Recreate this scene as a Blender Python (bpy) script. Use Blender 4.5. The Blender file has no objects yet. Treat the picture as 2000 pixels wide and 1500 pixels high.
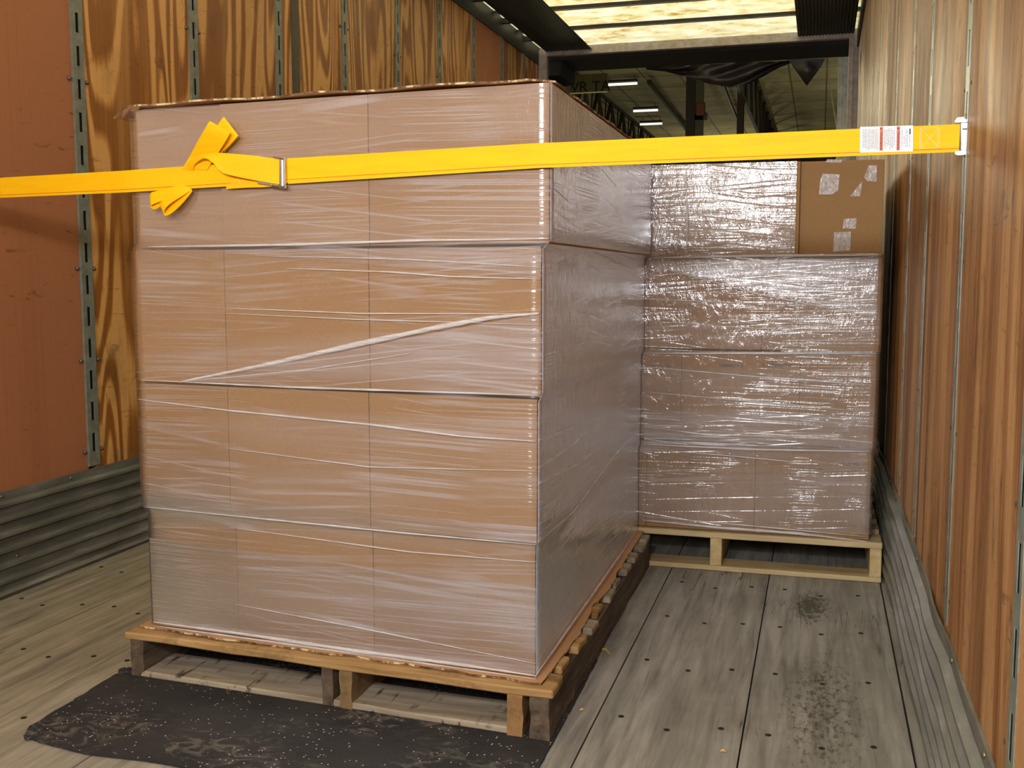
import bpy, bmesh, math, random
from mathutils import Vector, Matrix, noise
random.seed(7)
S = bpy.context.scene
COL = S.collection

# ------------------------------------------------------------------ camera
H = 0.95
F = 2072.46
yaw, pit, rol = 0.281313871, -0.10138978, -0.00067831
fw = Vector((-math.sin(yaw)*math.cos(pit), math.cos(yaw)*math.cos(pit), math.sin(pit)))
rt = fw.cross(Vector((0, 0, 1))).normalized()
up = rt.cross(fw)
c_, s_ = math.cos(rol), math.sin(rol)
rt, up = c_*rt + s_*up, -s_*rt + c_*up
cd = bpy.data.cameras.new('camera')
cam = bpy.data.objects.new('camera', cd)
COL.objects.link(cam)
M = Matrix((rt, up, -fw)).transposed().to_4x4()
M.translation = Vector((0, 0, H))
cam.matrix_world = M
cd.sensor_width = 36.0
cd.lens = F/2000*36
cd.clip_start = 0.05
cd.clip_end = 200
S.camera = cam
CP = Vector((0, 0, H))

# ------------------------------------------------------------------ world, lights, exposure
W = bpy.data.worlds.new('overcast_daylight')
S.world = W
W.use_nodes = True
bg = W.node_tree.nodes['Background']
bg.inputs[0].default_value = (0.93, 0.97, 1.0, 1)
bg.inputs[1].default_value = 2.5

def area(name, loc, target, size, power, color=(1, 1, 1), sy=None):
    l = bpy.data.lights.new(name, 'AREA')
    l.energy = power
    l.size = size
    if sy:
        l.shape = 'RECTANGLE'
        l.size_y = sy
    l.color = color
    o = bpy.data.objects.new(name, l)
    COL.objects.link(o)
    o.location = loc
    d = Vector(target) - Vector(loc)
    o.rotation_euler = d.to_track_quat('-Z', 'Y').to_euler()
    return o
area('softbox_key', (-0.95, -1.2, 1.75), (-0.9, 3.0, 0.9), 0.5, 37, (1.0, 0.99, 0.98))
area('added_fill_light', (0.0, -1.4, 1.6), (-0.6, 3.0, 0.9), 0.5, 20, (0.97, 0.985, 1.0))  # added light, brightens the near stack's right side
area('camera_flash', (-0.28, -0.15, 1.45), (-0.5, 3.4, 0.9), 0.09, 28, (0.95, 0.975, 1.0))

S.view_settings.view_transform = 'Standard'
S.view_settings.look = 'None'
S.view_settings.gamma = 1
S.view_settings.use_curve_mapping = False
S.view_settings.exposure = 0.0

# ------------------------------------------------------------------ helpers
def ray(x, y):
    return rt*(x-1000)/F + up*(750-y)/F + fw
def at_y(x, y, Y):
    d = ray(x, y)
    return CP + d*(Y/d.y)
def at_x(x, y, X):
    d = ray(x, y)
    return CP + d*(X/d.x)
def at_z(x, y, Z):
    d = ray(x, y)
    return CP + d*((Z-H)/d.z)
def at_plane(x, y, P, Q, off=0.0):
    """point on the upright plane through plan points P, Q moved 'off' metres towards the front of the trailer"""
    P = Vector(P[:2]); Q = Vector(Q[:2])
    t = (Q-P)
    n = Vector((-t.y, t.x)).normalized()
    if n.y > 0:
        n = -n
    P = P + n*off
    d = ray(x, y)
    k = n.dot(P - CP.xy)/n.dot(d.xy)
    return CP + d*k

class MB:
    def __init__(s):
        s.bm = bmesh.new()
        s.mi = 0
    def quad(s, *p):
        f = s.bm.faces.new([s.bm.verts.new(Vector(q)) for q in p])
        f.material_index = s.mi
        return f
    def hexa(s, p):
        """p: 4 bottom then 4 top corners, same winding"""
        v = [s.bm.verts.new(Vector(q)) for q in p]
        for a in ((3, 2, 1, 0), (4, 5, 6, 7), (0, 1, 5, 4), (1, 2, 6, 5), (2, 3, 7, 6), (3, 0, 4, 7)):
            f = s.bm.faces.new([v[i] for i in a])
            f.material_index = s.mi
        return v
    def box(s, a, b):
        x0, y0, z0 = a; x1, y1, z1 = b
        return s.hexa([(x0, y0, z0), (x1, y0, z0), (x1, y1, z0), (x0, y1, z0), (x0, y0, z1), (x1, y0, z1), (x1, y1, z1), (x0, y1, z1)])
    def grid(s, rows, closed=False):
        vs = [[s.bm.verts.new(Vector(p)) for p in r] for r in rows]
        for i in range(len(vs)-1):
            n = len(vs[i])
            for j in range(n if closed else n-1):
                k = (j+1) % n
                f = s.bm.faces.new((vs[i][j], vs[i][k], vs[i+1][k], vs[i+1][j]))
                f.material_index = s.mi
        return vs
    def tube(s, pts, r, n=8, cap=True):
        pts = [Vector(p) for p in pts]
        rings = []
        for i, p in enumerate(pts):
            t = (pts[min(i+1, len(pts)-1)] - pts[max(i-1, 0)]).normalized()
            a = t.cross(Vector((0, 0, 1)))
            if a.length < 1e-3:
                a = t.cross(Vector((1, 0, 0)))
            a.normalize(); b = t.cross(a)
            rr = r[i] if isinstance(r, (list, tuple)) else r
            rings.append([p + (a*math.cos(2*math.pi*k/n) + b*math.sin(2*math.pi*k/n))*rr for k in range(n)])
        vs = s.grid(rings, True)
        if cap:
            f = s.bm.faces.new(vs[0][::-1]); f.material_index = s.mi
            f = s.bm.faces.new(vs[-1]); f.material_index = s.mi
    def cyl(s, c, axis, r, h, n=16, r2=None):
        c = Vector(c); a = Vector(axis).normalized()
        s.tube([c, c+a*h], [r, r if r2 is None else r2], n)
    def poly(s, pts, ext):
        """polygon pts extruded by vector ext"""
        ext = Vector(ext)
        a = [s.bm.verts.new(Vector(p)) for p in pts]
        b = [s.bm.verts.new(Vector(p)+ext) for p in pts]
        fs = [s.bm.faces.new(a[::-1]), s.bm.faces.new(b)]
        n = len(a)
        for i in range(n):
            fs.append(s.bm.faces.new((a[i], a[(i+1) % n], b[(i+1) % n], b[i])))
        for f in fs:
            f.material_index = s.mi
    def bevel(s, w, seg=2):
        bmesh.ops.bevel(s.bm, geom=list(s.bm.edges), offset=w, segments=seg, affect='EDGES', profile=0.6)
    def rough(s, amp, scale, cuts=0, seed=0, keep=None):
        if cuts:
            long = [e for e in s.bm.edges if e.calc_length() > 0.06]
            bmesh.ops.subdivide_edges(s.bm, edges=long, cuts=cuts, use_grid_fill=True)
        o = Vector((seed*3.7, seed*1.3, seed*7.1))
        for v in s.bm.verts:
            if keep and keep(v.co):
                continue
            d = noise.noise_vector(v.co*scale+o)
            v.co += d*amp
    def build(s, name, mats, parent=None, smooth=False, **props):
        bmesh.ops.recalc_face_normals(s.bm, faces=s.bm.faces)
        me = bpy.data.meshes.new(name)
        s.bm.to_mesh(me); s.bm.free()
        if not isinstance(mats, (list, tuple)):
            mats = [mats]
        for m in mats:
            me.materials.append(m)
        if smooth:
            for p in me.polygons:
                p.use_smooth = True
        o = bpy.data.objects.new(name, me)
        COL.objects.link(o)
        if parent:
            o.parent = parent
            o.matrix_parent_inverse = parent.matrix_world.inverted()
        for k, v in props.items():
            o[k] = v
        return o

def empty(name, loc, label, cat, group=None):
    o = bpy.data.objects.new(name, None)
    COL.objects.link(o)
    o.empty_display_size = 0.05
    o.location = loc
    o.matrix_world = Matrix.Translation(Vector(loc))
    o['label'] = label; o['category'] = cat
    if group:
        o['group'] = group
    return o
def dup(o, parent, off):
    c = o.copy()
    COL.objects.link(c)
    c.parent = parent
    c.matrix_parent_inverse = parent.matrix_world.inverted()
    c.location = o.location + Vector(off)
    return c

# ------------------------------------------------------------------ materials
def lin(c):
    r = []
    for v in c[:3]:
        v = v/255.0
        r.append(v/12.92 if v <= 0.04045 else ((v+0.055)/1.055)**2.4)
    return (*r, 1.0)

class N:
    def __init__(s, name, rough=0.6, metal=0.0, spec=0.5):
        s.m = bpy.data.materials.new(name)
        s.m.use_nodes = True
        s.t = s.m.node_tree
        s.b = s.t.nodes['Principled BSDF']
        s.b.inputs['Roughness'].default_value = rough
        s.b.inputs['Metallic'].default_value = metal
        s.b.inputs['Specular IOR Level'].default_value = spec
        s.out = s.t.nodes['Material Output']
    def n(s, typ, **kw):
        x = s.t.nodes.new(typ)
        for k, v in kw.items():
            setattr(x, k, v)
        return x
    def put(s, sock, v):
        if isinstance(v, bpy.types.NodeSocket):
            s.t.links.new(v, sock)
        else:
            sock.default_value = v
    def coord(s, kind='Object'):
        return s.n('ShaderNodeTexCoord').outputs[kind]
    def rnd(s):
        return s.n('ShaderNodeObjectInfo').outputs['Random']
    def vm(s, op, a, b=None):
        x = s.n('ShaderNodeVectorMath', operation=op)
        s.put(x.inputs[0], a)
        if b is not None:
            if op == 'SCALE':
                s.put(x.inputs['Scale'], b)
            else:
                s.put(x.inputs[1], b)
        return x.outputs[0]
    def ma(s, op, a, b=0.0, c=0.0, clamp=False):
        x = s.n('ShaderNodeMath', operation=op, use_clamp=clamp)
        s.put(x.inputs[0], a); s.put(x.inputs[1], b); s.put(x.inputs[2], c)
        return x.outputs[0]
    def noise(s, vec, scale=5, detail=2, rough=0.5, dist=0.0):
        x = s.n('ShaderNodeTexNoise')
        s.put(x.inputs['Vector'], vec); x.inputs['Scale'].default_value = scale
        x.inputs['Detail'].default_value = detail; x.inputs['Roughness'].default_value = rough
        x.inputs['Distortion'].default_value = dist
        return x.outputs['Fac']
    def voro(s, vec, scale, feat='F1', out='Distance'):
        x = s.n('ShaderNodeTexVoronoi', feature=feat)
        s.put(x.inputs['Vector'], vec); x.inputs['Scale'].default_value = scale
        return x.outputs[out]
    def ramp(s, fac, stops, mode='LINEAR'):
        x = s.n('ShaderNodeValToRGB')
        s.put(x.inputs[0], fac)
        x.color_ramp.interpolation = mode
        e = x.color_ramp.elements
        while len(e) < len(stops):
            e.new(0.5)
        for i, (p, c) in enumerate(stops):
            e[i].position = p
            e[i].color = c if len(c) == 4 else (*c, 1)
        return x.outputs[0]
    def map(s, v, a, b, c=0.0, d=1.0):
        x = s.n('ShaderNodeMapRange')
        s.put(x.inputs[0], v)
        for i, q in enumerate((a, b, c, d)):
            s.put(x.inputs[i+1], q)
        return x.outputs[0]
    def mix(s, f, a, b, mode='MIX'):
        x = s.n('ShaderNodeMix', data_type='RGBA', blend_type=mode)
        s.put(x.inputs[0], f); s.put(x.inputs[6], a); s.put(x.inputs[7], b)
        return x.outputs[2]
    def bump(s, h, strength=0.3, dist=0.01, normal=None):
        x = s.n('ShaderNodeBump')
        x.inputs['Strength'].default_value = strength
        x.inputs['Distance'].default_value = dist
        s.put(x.inputs['Height'], h)
        if normal:
            s.put(x.inputs['Normal'], normal)
        return x.outputs[0]
    def base(s, c):
        s.put(s.b.inputs['Base Color'], c)
    def sep(s, v):
        x = s.n('ShaderNodeSeparateXYZ')
        s.put(x.inputs[0], v)
        return x.outputs

def plain(name, c, rough=0.6, metal=0.0, spec=0.5, var=0.25, scale=20, bump=0.0):
    m = N(name, rough, metal, spec)
    n = m.noise(m.coord(), scale, 4, 0.6)
    c = lin(c)
    a = tuple(v*(1-var) for v in c[:3])+(1,)
    b = tuple(min(1, v*(1+var)) for v in c[:3])+(1,)
    m.base(m.ramp(n, [(0.3, a), (0.7, b)]))
    if bump:
        m.put(m.b.inputs['Normal'], m.bump(n, bump, 0.004))
    return m.m

def plywood(name, dark, mid, light, freq, zs, scale, dirt=0.5, rough=0.42, spec=0.5, stripes=0.0):
    m = N(name, rough, 0, spec)
    co = m.coord()
    r = m.rnd()
    off = m.n('ShaderNodeCombineXYZ')
    m.put(off.inputs[0], m.ma('MULTIPLY', r, 37.0)); m.put(off.inputs[1], m.ma('MULTIPLY', r, 91.0)); m.put(off.inputs[2], m.ma('MULTIPLY', r, 13.0))
    v = m.vm('ADD', m.vm('MULTIPLY', co, (1, 1, zs)), off.outputs[0])
    n = m.noise(v, scale, 2.0, 0.45, 0.25)
    s1 = m.map(m.ma('SINE', m.ma('MULTIPLY', n, freq)), -0.6, 0.75, 0, 1)
    v2 = m.vm('ADD', m.vm('MULTIPLY', co, (1, 1, 0.018)), off.outputs[0])
    fib = m.noise(v2, 95, 3, 0.6)
    st = m.noise(v2, 11, 3, 0.6)
    g = m.ma('ADD', m.ma('MULTIPLY', s1, 0.42-0.25*stripes), m.ma('ADD', m.ma('MULTIPLY', fib, 0.42), m.ma('MULTIPLY', st, 0.18+0.35*stripes)))
    col = m.ramp(g, [(0.32, lin(dark)), (0.47, lin(mid)), (0.64, lin(light))])
    # dirt, black scuffs and scratches
    d = m.noise(m.vm('MULTIPLY', co, (1, 1, 0.45)), 3.2, 6, 0.68, 0.4)
    col = m.mix(m.map(d, 0.52, 0.72, 0, dirt), col, lin((70, 52, 30)))
    sc = m.noise(m.vm('ADD', m.vm('MULTIPLY', co, (1, 2.0, 9)), off.outputs[0]), 5, 5, 0.75, 1.2)
    col = m.mix(m.map(sc, 0.615, 0.68, 0, 0.6), col, lin((45, 34, 22)))
    pl = m.noise(m.vm('ADD', m.vm('MULTIPLY', co, (1, 1, 0.12)), off.outputs[0]), 4.5, 3, 0.6, 0.5)
    col = m.mix(m.map(pl, 0.54, 0.68, 0, 0.5), col, lin(light))
    sm = m.noise(m.vm('MULTIPLY', co, (1, 1.6, 0.8)), 7.0, 6, 0.8, 0.8)
    col = m.mix(m.map(sm, 0.56, 0.68, 0, dirt*1.1), col, lin((58, 48, 34)))
    kn = m.voro(m.vm('ADD', m.vm('MULTIPLY', co, (1, 1, 0.6)), off.outputs[0]), 2.3)
    col = m.mix(m.map(kn, 0.02, 0.06, 0.6, 0.0), col, lin((60, 36, 16)))
    rt_ = m.mix(m.rnd(), (0.88, 0.88, 0.88, 1), (1.1, 1.06, 1.02, 1))
    col = m.mix(1.0, col, rt_, 'MULTIPLY')
    m.base(col)
    m.put(m.b.inputs['Roughness'], m.map(d, 0.3, 0.7, rough-0.08, rough+0.2))
    m.put(m.b.inputs['Normal'], m.bump(m.ma('ADD', fib, m.ma('MULTIPLY', s1, 0.5)), 0.25, 0.002))
    return m.m

M_pine_left = plywood('pine_plywood', (140, 86, 30), (176, 118, 52), (212, 160, 94), 105, 0.13, 2.8, 0.55)
M_pine_right = plywood('scuffed_pine_plywood', (98, 56, 24), (148, 98, 52), (192, 144, 94), 34, 0.06, 3.6, 0.6, 0.5, 0.32, 1.0)
M_red = plywood('red_lauan_plywood', (134, 80, 50), (154, 94, 60), (170, 110, 74), 4, 0.1, 2.0, 0.0, 0.5, 0.4)
M_steel = plain('galvanised_steel', (128, 132, 120), 0.42, 0.25, var=0.25, scale=30)
M_steel2 = plain('dull_grey_post', (88, 82, 70), 0.55, 0.3, var=0.2)
M_dark = plain('dark_slot', (14, 13, 12), 0.8)
M_screw = plain('screw_metal', (120, 112, 98), 0.4, 0.8)
M_black = plain('black_rubber', (22, 19, 18), 0.75, var=0.4, scale=6)
M_alu = plain('painted_grey_frame', (178, 166, 156), 0.45, 0.2)
M_zinc = plain('bright_zinc', (225, 228, 235), 0.3, 0.55, var=0.12, scale=60, bump=0.2)
M_chrome = plain('chrome', (205, 205, 205), 0.16, 1.0, var=0.05)

def kick_mat():
    m = N('kick_plate_metal', 0.38, 0.15, 0.5)
    co = m.coord()
    a = m.noise(m.vm('MULTIPLY', co, (1, 0.25, 2)), 14, 5, 0.65)
    b = m.noise(co, 2.5, 3, 0.5)
    c = m.ramp(a, [(0.3, lin((84, 84, 78))), (0.55, lin((122, 120, 110))), (0.75, lin((164, 162, 152)))])
    c = m.mix(m.map(b, 0.45, 0.65, 0, 0.4), c, lin((70, 72, 60)))
    m.base(c)
    m.put(m.b.inputs['Normal'], m.bump(a, 0.15, 0.003))
    return m.m
M_kick = kick_mat()

def floor_mat():
    m = N('worn_floor_boards', 0.62, 0, 0.35)
    co = m.coord()
    x, y, z = m.sep(co)
    k = m.ma('FLOOR', m.ma('DIVIDE', m.ma('ADD', x, 2.299), 0.31))
    wn = m.n('ShaderNodeTexWhiteNoise', noise_dimensions='1D')
    m.put(wn.inputs['W'], k)
    off = m.vm('SCALE', wn.outputs['Color'], 9.0)
    v = m.vm('ADD', m.vm('MULTIPLY', co, (1, 0.07, 1)), off)
    g = m.noise(v, 42, 5, 0.62, 0.3)
    lam = m.noise(m.vm('MULTIPLY', co, (1, 0.03, 1)), 16, 2, 0.5)
    c = m.ramp(g, [(0.28, lin((112, 107, 100))), (0.52, lin((154, 149, 141))), (0.74, lin((180, 174, 166)))])
    c = m.mix(m.map(lam, 0.35, 0.65, 0, 0.35), c, lin((128, 124, 110)))
    # the left hand boards are browner
    c = m.mix(m.map(x, -0.9, -1.7, 0, 0.75), c, m.mix(1.0, c, (1.06, 0.93, 0.72, 1), 'MULTIPLY'))
    pt = m.noise(co, 3.0, 5, 0.6)
    c = m.mix(m.map(pt, 0.45, 0.75, 0, 0.35), c, lin((92, 86, 76)))
    # cracks along the grain
    ck = m.noise(m.vm('ADD', m.vm('MULTIPLY', co, (1, 0.035, 1)), off), 26, 2, 0.5, 0.6)
    ck = m.ma('ABSOLUTE', m.ma('SUBTRACT', ck, 0.5))
    gate = m.noise(co, 2.1, 2, 0.5)
    c = m.mix(m.ma('MULTIPLY', m.map(ck, 0.0, 0.010, 0.8, 0.0), m.map(gate, 0.5, 0.6, 0, 1)), c, lin((40, 35, 28)))
    # dark mossy dirt on the right hand boards
    d1 = m.noise(m.vm('MULTIPLY', co, (1, 0.45, 1)), 75, 5, 0.8)
    def blob(cx, cy, rx, ry, w=1.0):
        q = m.vm('MULTIPLY', m.vm('SUBTRACT', co, (cx, cy, 0)), (1/rx, 1/ry, 0))
        ln = m.n('ShaderNodeVectorMath', operation='LENGTH')
        m.put(ln.inputs[0], q)
        return m.map(ln.outputs['Value'], 0.15, 1.0, w, 0.0)
    b = m.ma('MAXIMUM', blob(0.0, 3.1, 0.075, 0.22), m.ma('MAXIMUM', blob(0.03, 2.35, 0.13, 0.55, 0.55), blob(0.02, 2.53, 0.05, 0.09, 0.7)))
    c = m.mix(m.ma('MULTIPLY', m.map(m.ma('ADD', d1, m.ma('MULTIPLY', b, 0.26)), 0.60, 0.72, 0, 0.8), m.map(b, 0, 0.3, 0, 1)), c, lin((52, 50, 26)))
    m.base(c)
    m.put(m.b.inputs['Roughness'], m.map(pt, 0.3, 0.7, 0.5, 0.72))
    m.put(m.b.inputs['Normal'], m.bump(g, 0.3, 0.0025))
    return m.m
M_floor = floor_mat()

def cardboard(name, c=(160, 124, 84), tint=0.0):
    m = N(name, 0.78, 0, 0.25)
    co = m.coord()
    r = m.rnd()
    n1 = m.noise(co, 260, 3, 0.7)
    n2 = m.noise(m.vm('MULTIPLY', co, (1, 1, 1.4)), 3.5, 5, 0.6)
    x, y, z = m.sep(co)
    fl = m.ma('SINE', m.ma('MULTIPLY', m.ma('ADD', x, y), 900.0))
    a = lin(c)
    dk = tuple(v*0.86 for v in a[:3])+(1,)
    lt = tuple(v*1.1 for v in a[:3])+(1,)
    col = m.ramp(n1, [(0.3, dk), (0.7, lt)])
    col = m.mix(m.map(n2, 0.35, 0.7, 0, 0.5), col, tuple(v*k for v, k in zip(a[:3], (0.82, 0.78, 0.72)))+(1,))
    col = m.mix(1.0, col, m.mix(r, (0.95, 0.94, 0.93, 1), (1.05, 1.05, 1.05, 1)), 'MULTIPLY')
    m.base(col)
    m.put(m.b.inputs['Normal'], m.bump(m.ma('ADD', m.ma('MULTIPLY', fl, 0.12), n1), 0.10, 0.001))
    return m.m
M_card = cardboard('corrugated_cardboard')
M_card2 = cardboard('cardboard_sheet', (184, 140, 98))
def flute():
    m = N('torn_cardboard_edge', 0.85)
    n = m.noise(m.coord(), 26, 4, 0.7)
    m.base(m.ramp(n, [(0.36, lin((70, 52, 36))), (0.5, lin((132, 98, 64))), (0.58, lin((214, 196, 156)))]))
    m.put(m.b.inputs['Normal'], m.bump(m.noise(m.coord(), 300, 2, 0.6), 0.6, 0.002))
    return m.m
M_flute = flute()

def wood(name, dark, light, scale=30, axis='y', rough=0.75, stain=0.4):
    m = N(name, rough, 0, 0.3)
    co = m.coord()
    st = {'y': (1, 0.08, 1), 'x': (0.08, 1, 1)}[axis]
    off = m.vm('SCALE', m.n('ShaderNodeObjectInfo').outputs['Color'], 0.0)
    v = m.vm('MULTIPLY', co, st)
    rr = m.ma('MULTIPLY', m.rnd(), 21.0)
    cb = m.n('ShaderNodeCombineXYZ')
    for i in range(3):
        m.put(cb.inputs[i], rr)
    v = m.vm('ADD', v, cb.outputs[0])
    g = m.noise(v, scale, 5, 0.65, 0.4)
    c = m.ramp(g, [(0.3, lin(dark)), (0.7, lin(light))])
    q = m.noise(m.vm('ADD', co, cb.outputs[0]), 9, 5, 0.7)
    c = m.mix(m.map(q, 0.52, 0.72, 0, stain), c, lin((48, 40, 32)))
    m.base(c)
    m.put(m.b.inputs['Normal'], m.bump(m.ma('ADD', g, q), 0.45, 0.004))
    return m.m
M_old = wood('weathered_stringer_wood', (58, 48, 38), (116, 98, 78), 30, 'y')
M_oldx = wood('weathered_deck_wood', (116, 104, 86), (172, 156, 132), 30, 'x', stain=0.9)
M_lead = wood('golden_lead_board', (128, 94, 52), (190, 152, 100), 26, 'x', stain=0.7)
def bottom_board_mat():
    m = N('stained_bottom_board', 0.8, 0, 0.25)
    co = m.coord()
    g = m.noise(m.vm('MULTIPLY', co, (0.1, 1, 1)), 40, 4, 0.6)
    c = m.ramp(g, [(0.3, lin((128, 114, 96))), (0.7, lin((176, 162, 140)))])
    k = m.noise(m.vm('MULTIPLY', co, (1, 0.12, 1)), 46, 3, 0.6)
    q = m.noise(co, 9, 3, 0.6)
    m.base(m.mix(m.ma('MULTIPLY', m.map(k, 0.55, 0.62, 0, 0.85), m.map(q, 0.42, 0.55, 0, 1)), c, lin((40, 36, 34))))
    m.put(m.b.inputs['Normal'], m.bump(g, 0.3, 0.003))
    return m.m
M_bot = bottom_board_mat()
M_newy = wood('fresh_pine_stringer', (178, 148, 96), (214, 190, 142), 26, 'y', stain=0.1)
M_newx = wood('fresh_pine_board', (170, 144, 98), (212, 190, 148), 26, 'x', stain=0.12)
M_splint = wood('wood_splinter', (186, 140, 70), (220, 176, 110), 40, 'y', stain=0.1)

def mat_rubber():
    m = N('speckled_rubber', 0.7, 0, 0.35)
    co = m.coord()
    base = m.ramp(m.noise(co, 5, 5, 0.6), [(0.3, lin((35, 34, 35))), (0.75, lin((55, 53, 52)))])
    # dusty tread marks
    tr = m.noise(m.vm('MULTIPLY', co, (1.0, 1.6, 1)), 15, 6, 0.75, 2.0)
    gt = m.noise(co, 3.6, 2, 0.5)
    base = m.mix(m.ma('MULTIPLY', m.map(tr, 0.5, 0.6, 0, 0.75), m.map(gt, 0.5, 0.6, 0, 1)), base, lin((104, 98, 90)))
    vo = m.n('ShaderNodeTexVoronoi')
    m.put(vo.inputs['Vector'], co); vo.inputs['Scale'].default_value = 150
    sel = m.sep(vo.outputs['Color'])[0]
    g2 = m.noise(co, 5.5, 3, 0.5)
    thr = m.map(g2, 0.4, 0.65, 0.97, 0.80)
    sp = m.ma('MULTIPLY', m.ma('GREATER_THAN', sel, thr), m.ma('LESS_THAN', vo.outputs['Distance'], 0.26))
    hs = m.n('ShaderNodeHueSaturation')
    hs.inputs['Saturation'].default_value = 0.45
    hs.inputs['Value'].default_value = 0.9
    m.put(hs.inputs['Color'], m.mix(0.45, vo.outputs['Color'], lin((215, 190, 150))))
    m.base(m.mix(m.ma('MULTIPLY', sp, 0.8), base, hs.outputs[0]))
    m.put(m.b.inputs['Normal'], m.bump(m.ma('ADD', m.noise(co, 90, 3, 0.6), m.ma('MULTIPLY', tr, 1.2)), 0.35, 0.003))
    return m.m
M_mat = mat_rubber()

def strap_mat(c=(255, 198, 0), nm='yellow_webbing'):
    m = N(nm, 0.62, 0, 0.3)
    co = m.coord()
    x, y, z = m.sep(co)
    w = m.ma('MULTIPLY', m.ma('SINE', m.ma('MULTIPLY', x, 2400.0)), m.ma('SINE', m.ma('MULTIPLY', z, 2400.0)))
    n = m.noise(m.vm('MULTIPLY', co, (1, 1, 12)), 9, 4, 0.6)
    a = lin(c)
    m.base(m.mix(m.map(n, 0.3, 0.7, 0, 1), a, lin((252, 186, 0))))
    m.put(m.b.inputs['Normal'], m.bump(w, 0.25, 0.0006))
    return m.m
M_strap = strap_mat()
M_stitch = plain('orange_stitching', (214, 112, 8), 0.7, var=0.3, scale=400)
M_wstitch = plain('pale_stitching', (250, 222, 150), 0.7, var=0.1)
M_white = plain('white_label', (232, 230, 232), 0.5, var=0.03)
M_warn = plain('orange_warning_band', (226, 96, 26), 0.5, var=0.1)
M_ink = plain('grey_print', (120, 122, 130), 0.6, var=0.1)
M_ink2 = plain('dark_print', (40, 42, 60), 0.6, var=0.1)
M_boxink = plain('faded_blue_print', (112, 100, 104), 0.75, var=0.3, scale=200)

def film_mat(name, mottled=0.0, haze0=0.07, haze1=0.32, gl=0.16, slope=0.0):
    """clear stretch film: mostly transparent, milky along its stretch lines, glossy and wrinkled"""
    m = N(name)
    uv = m.coord('UV')
    t = m.t
    x, y, _ = m.sep(uv)
    def lines(sc, sl, ux, width, thr0, thr1, seed):
        c = m.n('ShaderNodeCombineXYZ')
        m.put(c.inputs[0], m.ma('MULTIPLY', x, ux))
        m.put(c.inputs[1], m.ma('ADD', y, m.ma('MULTIPLY', x, sl)))
        c.inputs[2].default_value = seed
        v = m.vm('MULTIPLY', c.outputs[0], (1, sc, 1))
        n = m.noise(v, 1.0, 1.0, 0.5)
        r = m.map(m.ma('ABSOLUTE', m.ma('SUBTRACT', n, 0.5)), 0.0, width, 1.0, 0.0)
        c2 = m.noise(m.vm('ADD', uv, (seed*3.1, seed*1.7, 0)), 3.2, 2, 0.5)
        return m.ma('MULTIPLY', r, m.map(c2, thr0, thr1, 0, 1))
    L = lines(26, 0.08, 0.35, 0.030, 0.44, 0.6, 1.0)
    for a in ((60, -0.03, 0.4, 0.035, 0.48, 0.62, 2.0), (110, 0.01, 0.5, 0.05, 0.5, 0.66, 5.0), (17, -0.12, 0.3, 0.018, 0.5, 0.6, 9.0)):
        L = m.ma('MAXIMUM', L, lines(*a))
    # broad bands where layers of film overlap
    c = m.n('ShaderNodeCombineXYZ')
    m.put(c.inputs[0], m.ma('MULTIPLY', x, 0.35)); m.put(c.inputs[1], m.ma('MULTIPLY', m.ma('ADD', y, m.ma('MULTIPLY', x, 0.05)), 6.0))
    bnd = m.map(m.noise(c.outputs[0], 1.0, 2, 0.5), 0.46, 0.54, 0, 1)
    fine = m.noise(m.vm('MULTIPLY', uv, (3, 160, 1)), 1.0, 3, 0.6)
    haze = m.ma('ADD', haze0, m.ma('ADD', m.ma('MULTIPLY', L, haze1), m.ma('MULTIPLY', m.ma('MULTIPLY', bnd, fine), 0.13)))
    # wrinkles
    wr = m.noise(m.vm('MULTIPLY', uv, (5, 60, 1)), 1.0, 3, 0.6)
    wv = m.noise(m.vm('MULTIPLY', uv, (1, 0.38, 1)), 60, 3, 0.7, 0.8)
    big = m.noise(uv, 5.0, 2, 0.5)
    h = m.ma('ADD', m.ma('MULTIPLY', wr, 0.35-0.26*mottled), m.ma('ADD', m.ma('MULTIPLY', L, 0.35), m.ma('ADD', m.ma('MULTIPLY', wv, 0.10 + 1.1*mottled), m.ma('MULTIPLY', big, 1.5))))
    if mottled > 0.5:
        und = m.noise(m.vm('MULTIPLY', uv, (4, 11, 1)), 1.0, 2, 0.5)
        und2 = m.noise(m.vm('MULTIPLY', uv, (14, 3, 1)), 1.0, 2, 0.5)
        h = m.ma('ADD', h, m.ma('ADD', m.ma('MULTIPLY', und, 3.0), m.ma('MULTIPLY', und2, 0.5)))
    nrm = m.bump(h, 0.55-0.02*mottled, 0.0035)
    tr = m.n('ShaderNodeBsdfTransparent')
    tr.inputs[0].default_value = (0.97, 0.965, 0.96, 1)
    df = m.n('ShaderNodeBsdfDiffuse')
    df.inputs[0].default_value = (0.84, 0.84, 0.92, 1)
    gs = m.n('ShaderNodeBsdfGlossy')
    gs.inputs[0].default_value = (0.95, 0.97, 1.0, 1)
    gs.inputs['Roughness'].default_value = gl
    m.put(gs.inputs['Normal'], nrm)
    fr = m.n('ShaderNodeFresnel')
    fr.inputs[0].default_value = 1.5
    m1 = m.n('ShaderNodeMixShader')
    m.put(m1.inputs[0], m.ma('MINIMUM', haze, 0.8)); t.links.new(tr.outputs[0], m1.inputs[1]); t.links.new(df.outputs[0], m1.inputs[2])
    m2 = m.n('ShaderNodeMixShader')
    m.put(m2.inputs[0], m.ma('MINIMUM', m.ma('MULTIPLY', fr.outputs[0], 1.5+1.5*mottled), 0.7))
    t.links.new(m1.outputs[0], m2.inputs[1]); t.links.new(gs.outputs[0], m2.inputs[2])
    t.links.new(m2.outputs[0], m.out.inputs[0])
    return m.m
M_film1 = film_mat('clear_stretch_film', 0.10, 0.03, 0.20, 0.22)
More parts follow.
